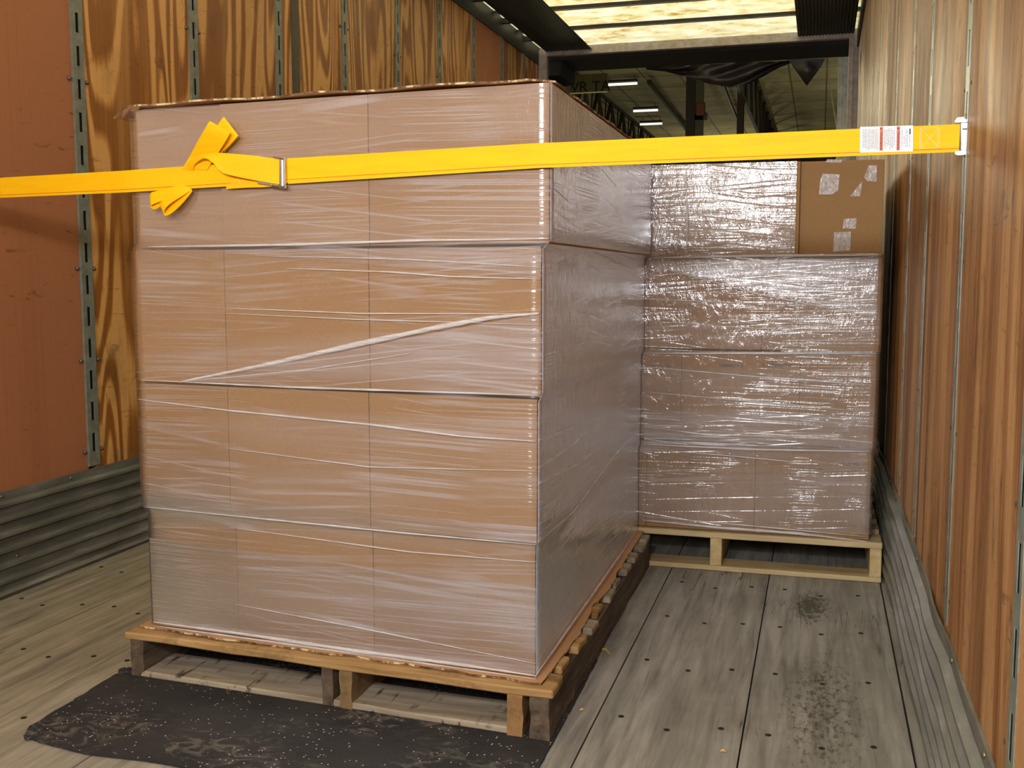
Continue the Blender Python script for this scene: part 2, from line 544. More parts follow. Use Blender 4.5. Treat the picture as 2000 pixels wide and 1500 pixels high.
M_film2 = film_mat('wrinkled_stretch_film', 1.0, 0.05, 0.20, 0.17)
M_film3 = film_mat('side_sheen_film', 0.9, 0.62, 0.26, 0.2)  # same film; brighter sheen of the right side put into a stronger milky haze

def fold_mat():
    m = N('gathered_film')
    t = m.t
    tr = m.n('ShaderNodeBsdfTransparent')
    b = m.b
    b.inputs['Base Color'].default_value = (0.80, 0.77, 0.78, 1)
    b.inputs['Roughness'].default_value = 0.22
    mx = m.n('ShaderNodeMixShader')
    n = m.noise(m.vm('MULTIPLY', m.coord(), (6, 6, 90)), 3, 3, 0.6)
    m.put(mx.inputs[0], m.map(n, 0.3, 0.7, 0.25, 0.7))
    t.links.new(tr.outputs[0], mx.inputs[1]); t.links.new(b.outputs[0], mx.inputs[2])
    t.links.new(mx.outputs[0], m.out.inputs[0])
    return m.m
M_fold = fold_mat()

def roof_mat():
    m = N('translucent_fibreglass')
    co = m.coord()
    n = m.noise(m.vm('MULTIPLY', co, (1, 1.3, 1)), 5.5, 6, 0.72, 0.3)
    c = m.ramp(n, [(0.32, (0.66, 0.50, 0.24, 1)), (0.44, (0.88, 0.79, 0.54, 1)), (0.6, (0.96, 0.93, 0.78, 1))])
    tl = m.n('ShaderNodeBsdfTranslucent')
    m.put(tl.inputs[0], c)
    df = m.n('ShaderNodeBsdfDiffuse')
    m.put(df.inputs[0], c)
    mx = m.n('ShaderNodeMixShader')
    mx.inputs[0].default_value = 0.12
    m.t.links.new(tl.outputs[0], mx.inputs[1]); m.t.links.new(df.outputs[0], mx.inputs[2])
    m.t.links.new(mx.outputs[0], m.out.inputs[0])
    return m.m
M_roof = roof_mat()
M_liner = plain('dark_corrugated_liner', (44, 38, 28), 0.6, 0.2, var=0.3, scale=5)
M_rib = plain('roof_bow_metal', (240, 228, 210), 0.5, 0.0)
M_rail = plain('top_rail', (40, 36, 30), 0.6)

def emis(name, c, s):
    m = N(name)
    m.b.inputs['Emission Color'].default_value = (*c, 1)
    m.b.inputs['Emission Strength'].default_value = s
    return m.m

# ------------------------------------------------------------------ the trailer
XL, XR = -2.30, 0.235
YB, YE = -1.8, 8.78
ZK = 0.315      # top of the kick plates
ZT = 2.72

# floor: laminated boards 0.31 m wide running the length of the trailer
fb = MB()
fb.mi = 1
fb.box((XL-0.05, YB, -0.06), (XR+0.06, YE+0.1, -0.012))
fb.mi = 0
xs = [-2.299+0.31*i for i in range(9)]
for i in range(8):
    x0 = xs[i]+0.0018
    x1 = (xs[i+1] if i < 7 else 0.205)-0.0018
    fb.box((x0, YB, -0.012), (x1, YE+0.1, random.uniform(-0.0006, 0.0)))
fb.box((0.2085, YB, -0.012), (XR+0.06, YE+0.1, -0.003))
floor = fb.build('floor', [M_floor, M_dark], kind='structure')

# countersunk screw heads, three to a board
sc = MB()
sc.cyl((0, 0, 0.0), (0, 0, 1), 0.0068, 0.0006, 16)
sc.mi = 1
sc.box((-0.0045, -0.0008, 0.0005), (0.0045, 0.0008, 0.0009))
sc.box((-0.0008, -0.0045, 0.0005), (0.0008, 0.0045, 0.0009))
screw0 = None
M_dscrew = plain('dirty_screw_head', (58, 52, 44), 0.6, 0.5)
cnt = 0
for bi in range(8):
    for k, dx in enumerate((0.053, 0.158, 0.262)):
        for j in range(-1, 6):
            x = xs[bi]+dx+random.uniform(-0.003, 0.003)
            y = 2.155+0.3545*j+(0.035 if k != 1 else 0.0)+random.uniform(-0.006, 0.006)
            if bi < 5 and j >= 0 and x > -1.62 and y < 3.45: continue
            if x > -1.6 and x < -0.48 and y > 1.7 and y < 3.4: continue
            if x > -0.8 and y > 3.38: continue
            if x > -1.3 and y < 2.1 and x < -0.55: continue
            if x < -1.5 and y < 1.95 and x > -1.7: pass
            if y < 1.75: continue
            if y > 3.6: continue
            if screw0 is None:
                screw0 = sc.build('screw_head', [M_dscrew, M_dark], floor)
                screw0.location = (x, y, 0.0)
                o = screw0
            else:
                o = screw0.copy(); COL.objects.link(o); o.parent = floor
                o.location = (x, y, 0.0)
            o.rotation_euler = (0, 0, random.uniform(0, 3))
            cnt += 1

def rails(xw, side, ys, zb, zt, parent, w=0.054, t=0.004, rr=0.007):
    """slotted logistics posts; side=+1 faces +x (left wall)"""
    for Y in ys:
        b = MB()
        tt = t*side
        x0, x1 = xw, xw+tt
        def bx(ya, yb, za, zb_, xa=x0, xb=x1):
            b.box((min(xa, xb), ya, za), (max(xa, xb), yb, zb_))
        sw = 0.017
        bx(Y-w/2, Y-sw/2, zb, zt)
        bx(Y+sw/2, Y+w/2, zb, zt)
        z = zb
        ph = random.uniform(0.0, 0.02)
        first = True
        while z < zt:
            z1 = min(z+0.042+(ph if first else 0), zt)
            bx(Y-sw/2, Y+sw/2, z, z1)
            first = False
            z = z1+0.062
        # side returns and the dark channel behind
        bx(Y-w/2, Y-w/2+0.003, zb, zt, x0-0.012*side, x0)
        bx(Y+w/2-0.003, Y+w/2, zb, zt, x0-0.012*side, x0)
        b.mi = 1
        bx(Y-sw/2-0.006, Y+sw/2+0.006, zb, zt, x0-0.006*side, x0-0.004*side)
        post = b.build('slotted_post', [M_steel, M_dark], parent)
        z = zb+0.05
        i = 0
        while z < zt and i < 9:
            for dy in (-0.042, 0.042):
                s = MB()
                s.tube([(xw-0.004*side, Y+dy, z), (xw+(t-0.003)*side, Y+dy, z), (xw+t*side, Y+dy, z)], [rr, rr, rr*0.45], 10)
                s.build('rivet', M_screw, post, smooth=True)
            z += 0.30
            i += 1
            if Y > 3.8:
                z += 0.3

LY = [2.293+0.668*(i) for i in range(-5, 1)] + [2.961, 3.627, 4.295, 4.972, 5.668, 6.352, 7.031, 7.693, 8.31]
w = MB()
w.box((XL-0.06, YB, 0), (XL-0.03, YE, ZT))
wall_left = w.build('wall_left', M_steel2, kind='structure')
def panels(xa, xb, ys, mats, parent):
    for i in range(len(ys)-1):
        b = MB()
        b.box((min(xa, xb), ys[i]+0.023, ZK-0.05), (max(xa, xb), ys[i+1]-0.023, ZT))
        b.build('plywood_panel', mats[i], parent)
pm = [M_pine_left]*(len(LY)+1)
pys = [YB]+LY+[YE]
pm[6] = M_red           # the bay beside the first visible post
pm[13] = M_red
panels(XL-0.03, XL-0.006, pys, pm, wall_left)
rails(XL-0.002, 1, LY[2:], ZK+0.01, ZT, wall_left)
b = MB()
b.box((XL-0.006, 4.42, ZK), (XL-0.001, 4.49, ZT))
b.build('flat_post', M_steel2, wall_left)

# right wall
RY = [-1.36, -0.68, 0.0, 0.673, 1.343, 2.018, 2.69, 3.22, 3.93, 4.62, 5.3, 5.98, 6.66, 7.34, 8.02]
w = MB()
w.box((XR+0.03, YB, 0), (XR+0.06, YE, ZT))
wall_right = w.build('wall_right', M_steel2, kind='structure')
panels(XR+0.0012, XR+0.03, [YB]+RY+[YE], [M_pine_right]*(len(RY)+1), wall_right)
rails(XR+0.001, -1, [y for y in RY if y > 0.5], ZK+0.01, ZT, wall_right, 0.046, 0.0012, 0.006)

w = MB()
w.box((XL-0.06, YB-0.03, 0), (XR+0.06, YB, 2.79))
w.build('wall_front', M_pine_left, kind='structure')

# corrugated kick plates along both walls
def kick(name, x, side, top, wob, parent):
    b = MB()
    rows = []
    prof = [(0.0, 0.002), (0.012, 0.012)]
    z = 0.03
    nr = 6
    for i in range(nr):
        z0 = 0.022+i*0.0455
        prof += [(z0, 0.004), (z0+0.020, 0.004), (z0+0.026, 0.019), (z0+0.033, 0.019), (z0+0.040, 0.004)]
    prof += [(top-0.012, 0.004), (top, 0.004), (top, 0.0)]
    for k in range(0, 200):
        y = YB+(YE-YB)*k/199
        wv = noise.noise(Vector((y*1.3, 3.0, 0)))*wob
        wt = noise.noise(Vector((y*2.6, 9.0, 0)))*wob
        r = []
        for (zz, d) in prof:
            q = zz/top
            dz = noise.noise(Vector((y*1.7, zz*6, 4)))*wob*0.5
            r.append((x+side*(d+wv*(1-q)*1.0+max(0, wt)*q*0.8+0.003), y, zz+0.001+(dz if 0.01 < zz < top-0.02 else 0)+(wt*0.5*q if wob > 0.006 else 0)))
        rows.append(r)
    b.grid(rows)
    o = b.build(name, M_kick, parent, smooth=False)
    sm = o.modifiers.new('thick', 'SOLIDIFY'); sm.thickness = 0.002; sm.offset = 0
    # rivets
    y = 1.2
    i = 0
    while y < 5.5:
        for (zz, dy) in ((top-0.010, 0), (top-0.010, 0.30), (0.19, 0.02), (0.115, 0.05), (0.19, 0.05), (0.10, 0.02)):
            s = MB()
            s.tube([(x+side*0.002, y+dy, zz), (x+side*0.009, y+dy, zz), (x+side*0.012, y+dy, zz)], [0.0055, 0.0055, 0.003], 10)
            s.build('rivet', M_screw, o, smooth=True)
        y += 0.668
    return o
kick('kick_plate', XL-0.004, 1, ZK, 0.002, wall_left)
kick('kick_plate', XR+0.004, -1, ZK, 0.018, wall_right)

# roof: translucent skin over metal bows, dark corrugated liner panels at each side
rf = MB()
rf.box((XL-0.06, YB, 2.838), (XR+0.06, YE+0.05, 2.841))
ceiling = rf.build('ceiling', M_roof, kind='structure')
def liner(x0, x1):
    b = MB()
    n = int((x1-x0)/0.006)
    rows = []
    for y in (YB, 2, 5, YE-0.02):
        rows.append([(x0+(x1-x0)*i/n, y, 2.80+0.005*math.sin(i*0.006/0.024*2*math.pi)) for i in range(n+1)])
    b.grid(rows)
    o = b.build('corrugated_liner', M_liner, ceiling, smooth=True)
    sm = o.modifiers.new('thick', 'SOLIDIFY'); sm.thickness = 0.002
liner(-2.235, -1.846)
liner(-0.218, 0.20)
y = 8.10
while y > YB:
    b = MB()
    b.mi = 1
    b.box((XL, y-0.021, 2.812), (XR, y-0.016, 2.836))
    b.box((XL, y+0.016, 2.812), (XR, y+0.021, 2.836))
    b.mi = 0
    b.box((XL, y-0.015, 2.810), (XR, y+0.015, 2.834))
    b.build('roof_bow', [M_rib, M_rail], ceiling)
    y -= 0.61
b = MB()
b.box((XL-0.06, YB, 2.70), (XL+0.004, YE, 2.86))
for yy in LY:
    b.box((XL, yy-0.02, 2.795), (XL+0.08, yy+0.02, 2.83))
b.build('top_rail', M_rail, wall_left)
b = MB()
b.box((XR-0.012, YB, 2.70), (XR+0.06, YE, 2.86))
b.build('top_rail', M_rail, wall_right)

# grey frame round the rear doorway
b = MB()
b.box((-2.295, YE-0.03, 2.765), (0.20, YE+0.03, 2.815))
b.box((-2.295, YE-0.03, 0), (-2.225, YE+0.03, 2.765))
b.box((0.165, YE-0.03, 0), (0.20, YE+0.03, 2.765))
b.box((-2.36, YE+0.0, 2.815), (0.295, YE+0.03, 2.838))
b.box((0.20, YE+0.0, 0), (0.295, YE+0.03, 2.815))
b.build('trim_1', M_alu, kind='structure')

# ------------------------------------------------------------------ dock door and warehouse beyond
DK = MB()
p0 = at_y(1107, 136, 9.3); p1 = at_y(1610, 114, 9.3)
zb = (p0.z+p1.z)/2
DK.box((-2.6, 8.84, zb), (0.6, 9.35, 3.25))
DK.box((-2.6, 8.84, 0), (-2.24, 9.35, zb))
DK.box((-2.24, 8.84, 2.62), (-2.12, 9.35, zb))
DK.box((0.24, 8.84, 0), (0.6, 9.35, zb))
DK.bevel(0.012, 2)
dock = DK.build('dock_seal', M_black)
dock['label'] = 'black foam dock seal framing the far end doorway of the trailer'; dock['category'] = 'dock seal'
b = MB()
q0 = at_y(1098, 160, 9.42); q1 = at_y(1112, 160, 9.42)
b.box((q0.x-0.1, 9.37, 0), (q1.x, 9.44, 3.2))
b.build('trim_2', plain('grey_door_track', (100, 98, 86), 0.6), kind='structure')
b = MB()
q0 = at_y(1637, 160, 9.42); q1 = at_y(1657, 160, 9.42)
b.box((q0.x, 9.37, 0), (q1.x+0.2, 9.44, 3.3))
b.box((q0.x+0.025, 9.36, 0), (q0.x+0.032, 9.37, 3.3))
b.build('trim_3', plain('pale_green_door_jamb', (238, 242, 220), 0.5), kind='structure')

# black tarp hanging in folds from the seal
def tarp():
    b = MB()
    Y0 = 9.2
    n = 60; mrows = 14
    top0, top1 = 1262, 1548
    bot = [(1262, 136), (1300, 140), (1340, 150), (1380, 163), (1425, 170), (1460, 165), (1490, 150), (1520, 133), (1548, 122)]
    rows = []
    for j in range(mrows+1):
        q = j/mrows
        r = []
        for i in range(n+1):
            px = top0+(top1-top0)*i/n
            ty = 131-(px-1262)*0.045
            for k in range(len(bot)-1):
                if bot[k][0] <= px <= bot[k+1][0]:
                    f_ = (px-bot[k][0])/(bot[k+1][0]-bot[k][0])
                    by = bot[k][1]*(1-f_)+bot[k+1][1]*f_
            py = ty+(by-ty)*q
            d = 0.05*math.sin((i*0.35+q*5.5*math.sin(i/n*3.1)))*math.sin(q*3.1)*0.8+0.04*math.sin(q*9+i*0.16)*q
            r.append(at_y(px, py, Y0-0.30+d))
        rows.append(r)
    b.grid(rows)
    # pointed corner
    b.poly([at_y(1540, 116, 8.84), at_y(1612, 114, 8.84), at_y(1605, 128, 8.84), at_y(1576, 168, 8.84), at_y(1548, 130, 8.84)], (0, 0.012, 0))
    o = b.build('tarp', plain('black_tarp', (40, 34, 34), 0.4, var=0.3, scale=5), smooth=True)
    o['label'] = 'black tarp hanging in sagging folds under the top of the far doorway'
    o['category'] = 'tarp'
tarp()
b = MB()
b.tube([at_y(1613, 118, 9.36), at_y(1634, 250, 9.55), at_y(1645, 330, 9.65)], 0.006, 6)
o = b.build('pull_rope', plain('pale_rope', (190, 180, 140), 0.8))
o['label'] = 'thin pale rope hanging slanted at the right of the far doorway'; o['category'] = 'rope'

# warehouse shell
WZ = 8.0
def wh_ceiling_mat():
    m = N('warehouse_ceiling_panels', 0.8)
    co = m.coord()
    x, y, z = m.sep(co)
    def ln(v, p, w_):
        fr = m.ma('FRACT', m.ma('DIVIDE', v, p))
        return m.ma('LESS_THAN', fr, w_)
    g = m.ma('MAXIMUM', ln(y, 2.4, 0.035), ln(x, 1.25, 0.05))
    n = m.noise(co, 0.6, 3, 0.6)
    c = m.ramp(n, [(0.3, lin((150, 142, 108))), (0.7, lin((190, 180, 142)))])
    m.base(m.mix(m.ma('MULTIPLY', g, 0.7), c, lin((50, 46, 32))))
    return m.m
b = MB(); b.box((-40, 9.56, WZ), (14, 80, WZ+0.2)); b.build('ceiling_warehouse', wh_ceiling_mat(), kind='structure')
M_wh = plain('warehouse_wall_paint', (120, 116, 92), 0.8)
b = MB(); b.box((-40, 80, 0), (14, 80.3, WZ)); b.build('wall_back', M_wh, kind='structure')
b = MB(); b.box((-40, 9.56, 0), (-39.7, 80, WZ)); b.build('wall_warehouse_left', M_wh, kind='structure')
b = MB(); b.box((13.7, 9.56, 0), (14, 80, WZ)); b.build('wall_warehouse_right', M_wh, kind='structure')
b = MB(); b.box((-40, 8.9, -0.3), (14, 80, -0.02)); b.build('floor_warehouse', plain('warehouse_concrete', (110, 104, 92), 0.5, scale=1), kind='structure')
b = MB()
b.box((-40, 9.46, 0), (-2.6, 9.56, WZ)); b.box((0.6, 9.46, 0), (14, 9.56, WZ)); b.box((-2.6, 9.46, 3.2), (0.6, 9.56, WZ))
b.build('wall_dock', M_wh, kind='structure')
M_beam = plain('dark_steel_beam', (40, 30, 22), 0.6)
# joists along the ceiling: open web trusses running away from the door
def truss(x, y0, y1, zb_, h, label, step=1.3):
    b = MB()
    b.box((x-0.06, y0, zb_+h), (x+0.06, y1, zb_+h+0.1))
    b.box((x-0.05, y0, zb_), (x+0.05, y1, zb_+0.08))
    y = y0; k = 0
    while y+step < y1:
        za, zc = (zb_, zb_+h) if k % 2 == 0 else (zb_+h, zb_)
        b.tube([(x, y, za+0.05), (x, y+step, zc+0.05)], 0.07, 5)
        b.tube([(x, y, zb_+0.05), (x+0.0, y+0.3, zb_+h)], 0.03, 5)
        y += step; k += 1
    o = b.build('roof_truss', M_beam)
    o['label'] = label; o['category'] = 'roof truss'
truss(-8.3, 34, 79, 6.5, 1.35, 'dark open web roof truss at the left of the warehouse ceiling')
truss(-2.35, 30, 70, 6.2, 1.6, 'dark open web roof truss beyond the hanging tarp')
def beam(p, q, r, label):
    b = MB(); b.tube([p, q], r, 6)
    o = b.build('ceiling_pipe', M_beam); o['label'] = label; o['category'] = 'pipe'
beam(at_z(1268, 160, 7.7), at_z(1342, 254, 7.7), 0.10, 'dark pipe slanting across the warehouse ceiling left of the first column')
beam(at_z(1412, 165, 7.7), at_z(1440, 235, 7.7), 0.07, 'dark pipe slanting across the warehouse ceiling between the two columns')
def column(px, Y, w_, label):
    p = at_y(px, 200, Y)
    b = MB()
    b.box((p.x-w_/2, Y-0.15, 0), (p.x+w_/2, Y-0.12, WZ)); b.box((p.x-w_/2, Y+0.12, 0), (p.x+w_/2, Y+0.15, WZ)); b.box((p.x-0.03, Y-0.12, 0), (p.x+0.03, Y+0.12, WZ))
    o = b.build('column', M_beam); o['label'] = label; o['category'] = 'column'
    return p
pc = column(1350, 24, 0.20, 'dark steel column in the warehouse, left of the two')
column(1447, 34, 0.20, 'dark steel column in the warehouse, right of the two, behind the tarp')
b = MB(); b.box((pc.x+0.10, 23.9, -0.02), (pc.x+0.28, 24.0, 5.2)); b.box((pc.x+0.10, 23.9, 4.35), (pc.x+0.36, 24.02, 4.5))
o = b.build('conduit_box', plain('conduit_grey', (88, 84, 70), 0.6)); o['label'] = 'slim grey conduit and box mounted beside the left warehouse column'; o['category'] = 'conduit'
b = MB(); q = at_y(1368, 212, 23.7); b.box((q.x-0.11, 23.75, q.z-0.14), (q.x+0.09, 23.90, q.z+0.14)); b.bevel(0.02)
o = b.build('alarm_bell', plain('dark_red_paint', (120, 40, 24), 0.5)); o['label'] = 'small dark red box on the conduit beside the left warehouse column'; o['category'] = 'alarm'
# marks on the beam at the left of the warehouse
b = MB(); q0 = at_y(1100, 165, 30); q1 = at_y(1185, 178, 30)
b.box((q0.x-0.3, 30, q1.z), (q1.x, 30.2, q0.z+0.25))
bm_ = b.build('cross_beam', plain('pale_beam', (104, 98, 66), 0.7)); bm_['label'] = 'pale cross beam with dark lettering at the left of the warehouse'; bm_['category'] = 'beam'
def text(s, loc, right, upv, size, mat, parent, name='lettering', align='CENTER', ext=0.0005):
    c = bpy.data.curves.new(name, 'FONT')
    c.body = s; c.size = size; c.extrude = ext; c.align_x = align; c.align_y = 'CENTER'
    o = bpy.data.objects.new(name, c)
    COL.objects.link(o)
    dg = bpy.context.evaluated_depsgraph_get()
    me = bpy.data.meshes.new_from_object(o.evaluated_get(dg))
    bpy.data.objects.remove(o)
    me.materials.clear(); me.materials.append(mat)
    o = bpy.data.objects.new(name, me)
    COL.objects.link(o)
    r = Vector(right).normalized(); u = Vector(upv).normalized(); n = r.cross(u)
    mt = Matrix((r, u, n)).transposed().to_4x4(); mt.translation = Vector(loc)
    if parent:
        o.parent = parent
        o.matrix_parent_inverse = parent.matrix_world.inverted()
    o.matrix_world = mt
    return o
qc = at_y(1134, 171, 29.98)
text('W VR TA', qc, (1, 0, 0), (0, 0, 1), 0.42, M_dark, bm_, ext=0.005)
# fluorescent fittings
M_tube = emis('lit_tube', (0.95, 1.0, 0.88), 1.1)
LP = [((1180, 166), (1242, 160)), ((1237, 217), (1285, 215)), ((1250, 243), (1294, 242))]
nm = ['nearest', 'middle', 'farthest']
for i, (a, c) in enumerate(LP):
    pa = at_z(a[0], a[1], WZ-0.3); pb = at_z(c[0], c[1], WZ-0.3)
    pb.y = pa.y
    e = empty('ceiling_light', ((pa+pb)/2), '%s of the three lit strip lights on the warehouse ceiling' % nm[i], 'ceiling light', 'strip lights on the warehouse ceiling')
    b = MB(); b.box((pa.x, pa.y-0.12, WZ-0.24), (pb.x, pa.y+0.12, WZ-0.16)); b.box((pa.x+0.1, pa.y-0.01, WZ-0.16), (pa.x+0.12, pa.y+0.01, WZ)); b.box((pb.x-0.12, pa.y-0.01, WZ-0.16), (pb.x-0.1, pa.y+0.01, WZ))
    b.build('housing', M_beam, e)
    b = MB(); b.tube([(pa.x, pa.y, WZ-0.3), (pb.x, pa.y, WZ-0.3)], 0.045, 8); b.build('tube', M_tube, e)
for (lx, ly) in ((-6, 30), (-5, 55), (-18, 40), (4, 40), (-3.2, 14)):  # unseen point lights added to brighten the warehouse and its ceiling
    l = bpy.data.lights.new('warehouse_fill', 'POINT'); l.energy = 330; l.color = (1.0, 0.93, 0.62); l.shadow_soft_size = 0.5
    o = bpy.data.objects.new('warehouse_fill', l); COL.objects.link(o); o.location = (lx, ly, 3.2)

# ------------------------------------------------------------------ cartons
def carton(corners, z0, z1, label, cat='box', group=None, bev=0.0022, mat=None):
    """corners: 4 plan points, counter clockwise from front right"""
    b = MB()
    cx = sum(c[0] for c in corners)/4; cy = sum(c[1] for c in corners)/4
    g = 0.0006
    cs = []
    for c in corners:
        d = Vector((cx-c[0], cy-c[1])); d.normalize()
        cs.append((c[0]+d.x*g*1.4, c[1]+d.y*g*1.4))
    b.hexa([(*c, z0+0.0010) for c in cs]+[(*c, z1-0.0030) for c in cs])
    b.bevel(bev, 2)
    o = b.build('cardboard_box', mat or M_card, smooth=False)
    o['label'] = label; o['category'] = cat
    if group:
        o['group'] = group
    return o

# near stack: plan axes follow the measured front and side edges
def V2(x, y): return Vector((x, y))
FR = V2(-0.548, 2.069); FL = V2(-1.513, 2.138); BR = V2(-0.555, 3.392)
U1 = (FL-FR); V1 = (BR-FR)
rows1 = [  # z0, z1, right shift, left shift, forward
    (0.118, 0.401, 0.000, 0.000, 0.000),
    (0.402, 0.704, 0.005, 0.014, 0.006),
    (0.705, 1.012, 0.013, 0.016, 0.006),
    (1.013, 1.329, 0.031, 0.003, 0.012)]
def quad1(r, e=0.0):
    z0, z1, a, c, f_ = rows1[r]
    u = U1.normalized(); v = V1.normalized()
    fr = FR - u*(a+e) - v*(f_+e); fl = FL + u*(c+e) - v*(f_+e)
    br = BR - u*(a+e) + v*e; bl = BR + U1 + u*(c+e) + v*e
    return fr, fl, bl, br
cols = [0, 0.388, 0.752, 1.0]
layer = ['bottom', 'second', 'third', 'top']
colname = ['right end', 'middle', 'narrow left end']
for r in range(4):
    fr, fl, bl, br = quad1(r)
    z0, z1 = rows1[r][:2]
    cc = list(cols)
    if r == 3: cc = [0, 0.398, 0.764, 1.0]
    dcut = [0, 0.34, 0.67, 1.0]
    for k in range(3):
        for d in range(3):
            if k == 1 and d > 0:
                continue
            def P(u, v):
                a = fr.lerp(fl, u); b_ = br.lerp(bl, u)
                return tuple(a.lerp(b_, v))
            cs = [P(cc[k], dcut[d]), P(cc[k+1], dcut[d]), P(cc[k+1], dcut[d+1]), P(cc[k], dcut[d+1])]
            if d == 0:
                lb = 'brown cardboard box, %s of the front row, %s layer of near pallet' % (colname[k], layer[r])
                gp = 'boxes facing front on the near pallet'
            elif k == 0:
                lb = 'brown cardboard box, %s of the right side, %s layer of near pallet' % ('middle' if d == 1 else 'far end', layer[r])
                gp = 'boxes along the right side of the near pallet'
            else:
                lb = 'brown cardboard box hidden on the left side of the near pallet'
                gp = 'boxes along the hidden left side of the near pallet'
            # the narrow end box of the top layer sits a little back
            if r == 3 and k == 2:
                cs = [(c[0], c[1]+0.014) for c in cs]
            carton(cs, z0, z1, lb, group=gp)

# far stack
rows2 = [(0.128, 0.418, 0.169, 0.0), (0.419, 0.716, 0.173, 0.005), (0.717, 1.008, 0.179, 0.006), (1.009, 1.302, 0.178, 0.010)]
X2L = -0.76
seams2 = [[-0.182, -0.53], [-0.052, -0.42], [-0.172, -0.53], [-0.066, -0.411]]
Y2 = 3.425
cn = ['right hand', 'middle', 'partly hidden left hand']
M_cf = M_card
boxes2 = {}
for r, (z0, z1, xr, f_) in enumerate(rows2):
    xs_ = [xr]+seams2[r]+[X2L]
    for k in range(3):
        yf = Y2-f_+(0.012 if (r == 3 and k == 0) else 0)
        for d in range(2):
            ya, yb = (yf, Y2+0.6) if d == 0 else (Y2+0.603, Y2+1.18)
            cs = [(xs_[k], ya), (xs_[k+1], ya), (xs_[k+1], yb), (xs_[k], yb)]
            if d == 0:
                lb = 'brown cardboard box, %s of the %s layer of the far pallet' % (cn[k], layer[r])
                gp = 'boxes facing front on the far pallet'
            else:
                lb = 'brown cardboard box hidden in the back row of the far pallet'
                gp = 'boxes in the hidden back row of the far pallet'
            o = carton(cs, z0, z1, lb, group=gp)
            if d == 0:
                boxes2[(r, k)] = (o, yf)
# faded, unreadable print on the far cartons
def printed(px0, px1, py0, py1, r, k, seed):
    o, yf = boxes2[(r, k)]
    a = at_y(px0, py0, yf-0.0006); c = at_y(px1, py1, yf-0.0006)
    rnd_ = random.Random(seed)
    b = MB()
    x = a.x
    zt_, zb_ = a.z, c.z
    while x < c.x:
        w_ = rnd_.uniform(0.0025, 0.006)
        h = rnd_.choice((0.0, 0.0, 0.003))
        b.box((x, yf-0.0007, zb_+h), (min(x+w_, c.x), yf+0.0002, zt_-rnd_.choice((0, 0.002))))
        if rnd_.random() < 0.6:
            b.box((x, yf-0.0007, (zt_+zb_)/2-0.001), (min(x+w_+0.003, c.x), yf+0.0002, (zt_+zb_)/2+0.001))
        x += w_+rnd_.choice((0.002, 0.003, 0.007))
    b.build('printed_mark', M_boxink, o)
printed(1652, 1708, 522, 530, 2, 0, 1)
printed(1588, 1630, 540, 546, 2, 0, 2)
printed(1640, 1690, 902, 909, 0, 0, 3)
printed(1555, 1612, 912, 918, 0, 0, 4)
printed(1332, 1390, 902, 909, 0, 1, 5)
printed(1336, 1375, 889, 895, 0, 1, 6)
printed(1415, 1450, 891, 896, 0, 1, 7)
printed(1405, 1450, 710, 718, 1, 1, 8)
printed(1490, 1545, 709, 717, 1, 1, 9)
printed(1272, 1310, 711, 718, 1, 2, 10)
printed(1410, 1460, 727, 732, 1, 1, 11)

# crooked pieces of clear tape on the bare top right carton
def tape(pts, parent, yf, name='clear_tape'):
    b = MB()
    b.poly([at_y(x, y, yf-0.0012) for x, y in pts], (0, 0.0006, 0))
    b.rough(0.0006, 60, 0)
    b.build(name, M_tape, parent)
def tape_mat():
    m = N('clear_tape')
    tr = m.n('ShaderNodeBsdfTransparent')
    m.b.inputs['Base Color'].default_value = (0.75, 0.68, 0.66, 1)
    m.b.inputs['Roughness'].default_value = 0.18
    n = m.noise(m.vm('MULTIPLY', m.coord(), (1, 1, 0.5)), 90, 3, 0.6, 1.0)
    m.put(m.b.inputs['Normal'], m.bump(n, 0.9, 0.004))
    mx = m.n('ShaderNodeMixShader')
    m.put(mx.inputs[0], m.map(n, 0.35, 0.65, 0.25, 0.6))
    m.t.links.new(tr.outputs[0], mx.inputs[1]); m.t.links.new(m.b.outputs[0], mx.inputs[2])
    m.t.links.new(mx.outputs[0], m.out.inputs[0])
    return m.m
M_tape = tape_mat()
bo, yf = boxes2[(3, 0)]
tape([(1600, 380), (1601, 356), (1607, 339), (1640, 341), (1637, 372), (1625, 380)], bo, yf)
tape([(1646, 446), (1648, 427), (1673, 426), (1672, 447)], bo, yf)
tape([(1627, 492), (1629, 454), (1662, 452), (1661, 490)], bo, yf)
tape([(1688, 347), (1696, 323), (1713, 323), (1712, 355), (1694, 354)], bo, yf)
tape([(1660, 384), (1668, 374), (1684, 354), (1680, 383)], bo, yf)
tape([(1612, 317), (1615, 311), (1646, 312), (1643, 318)], bo, yf)

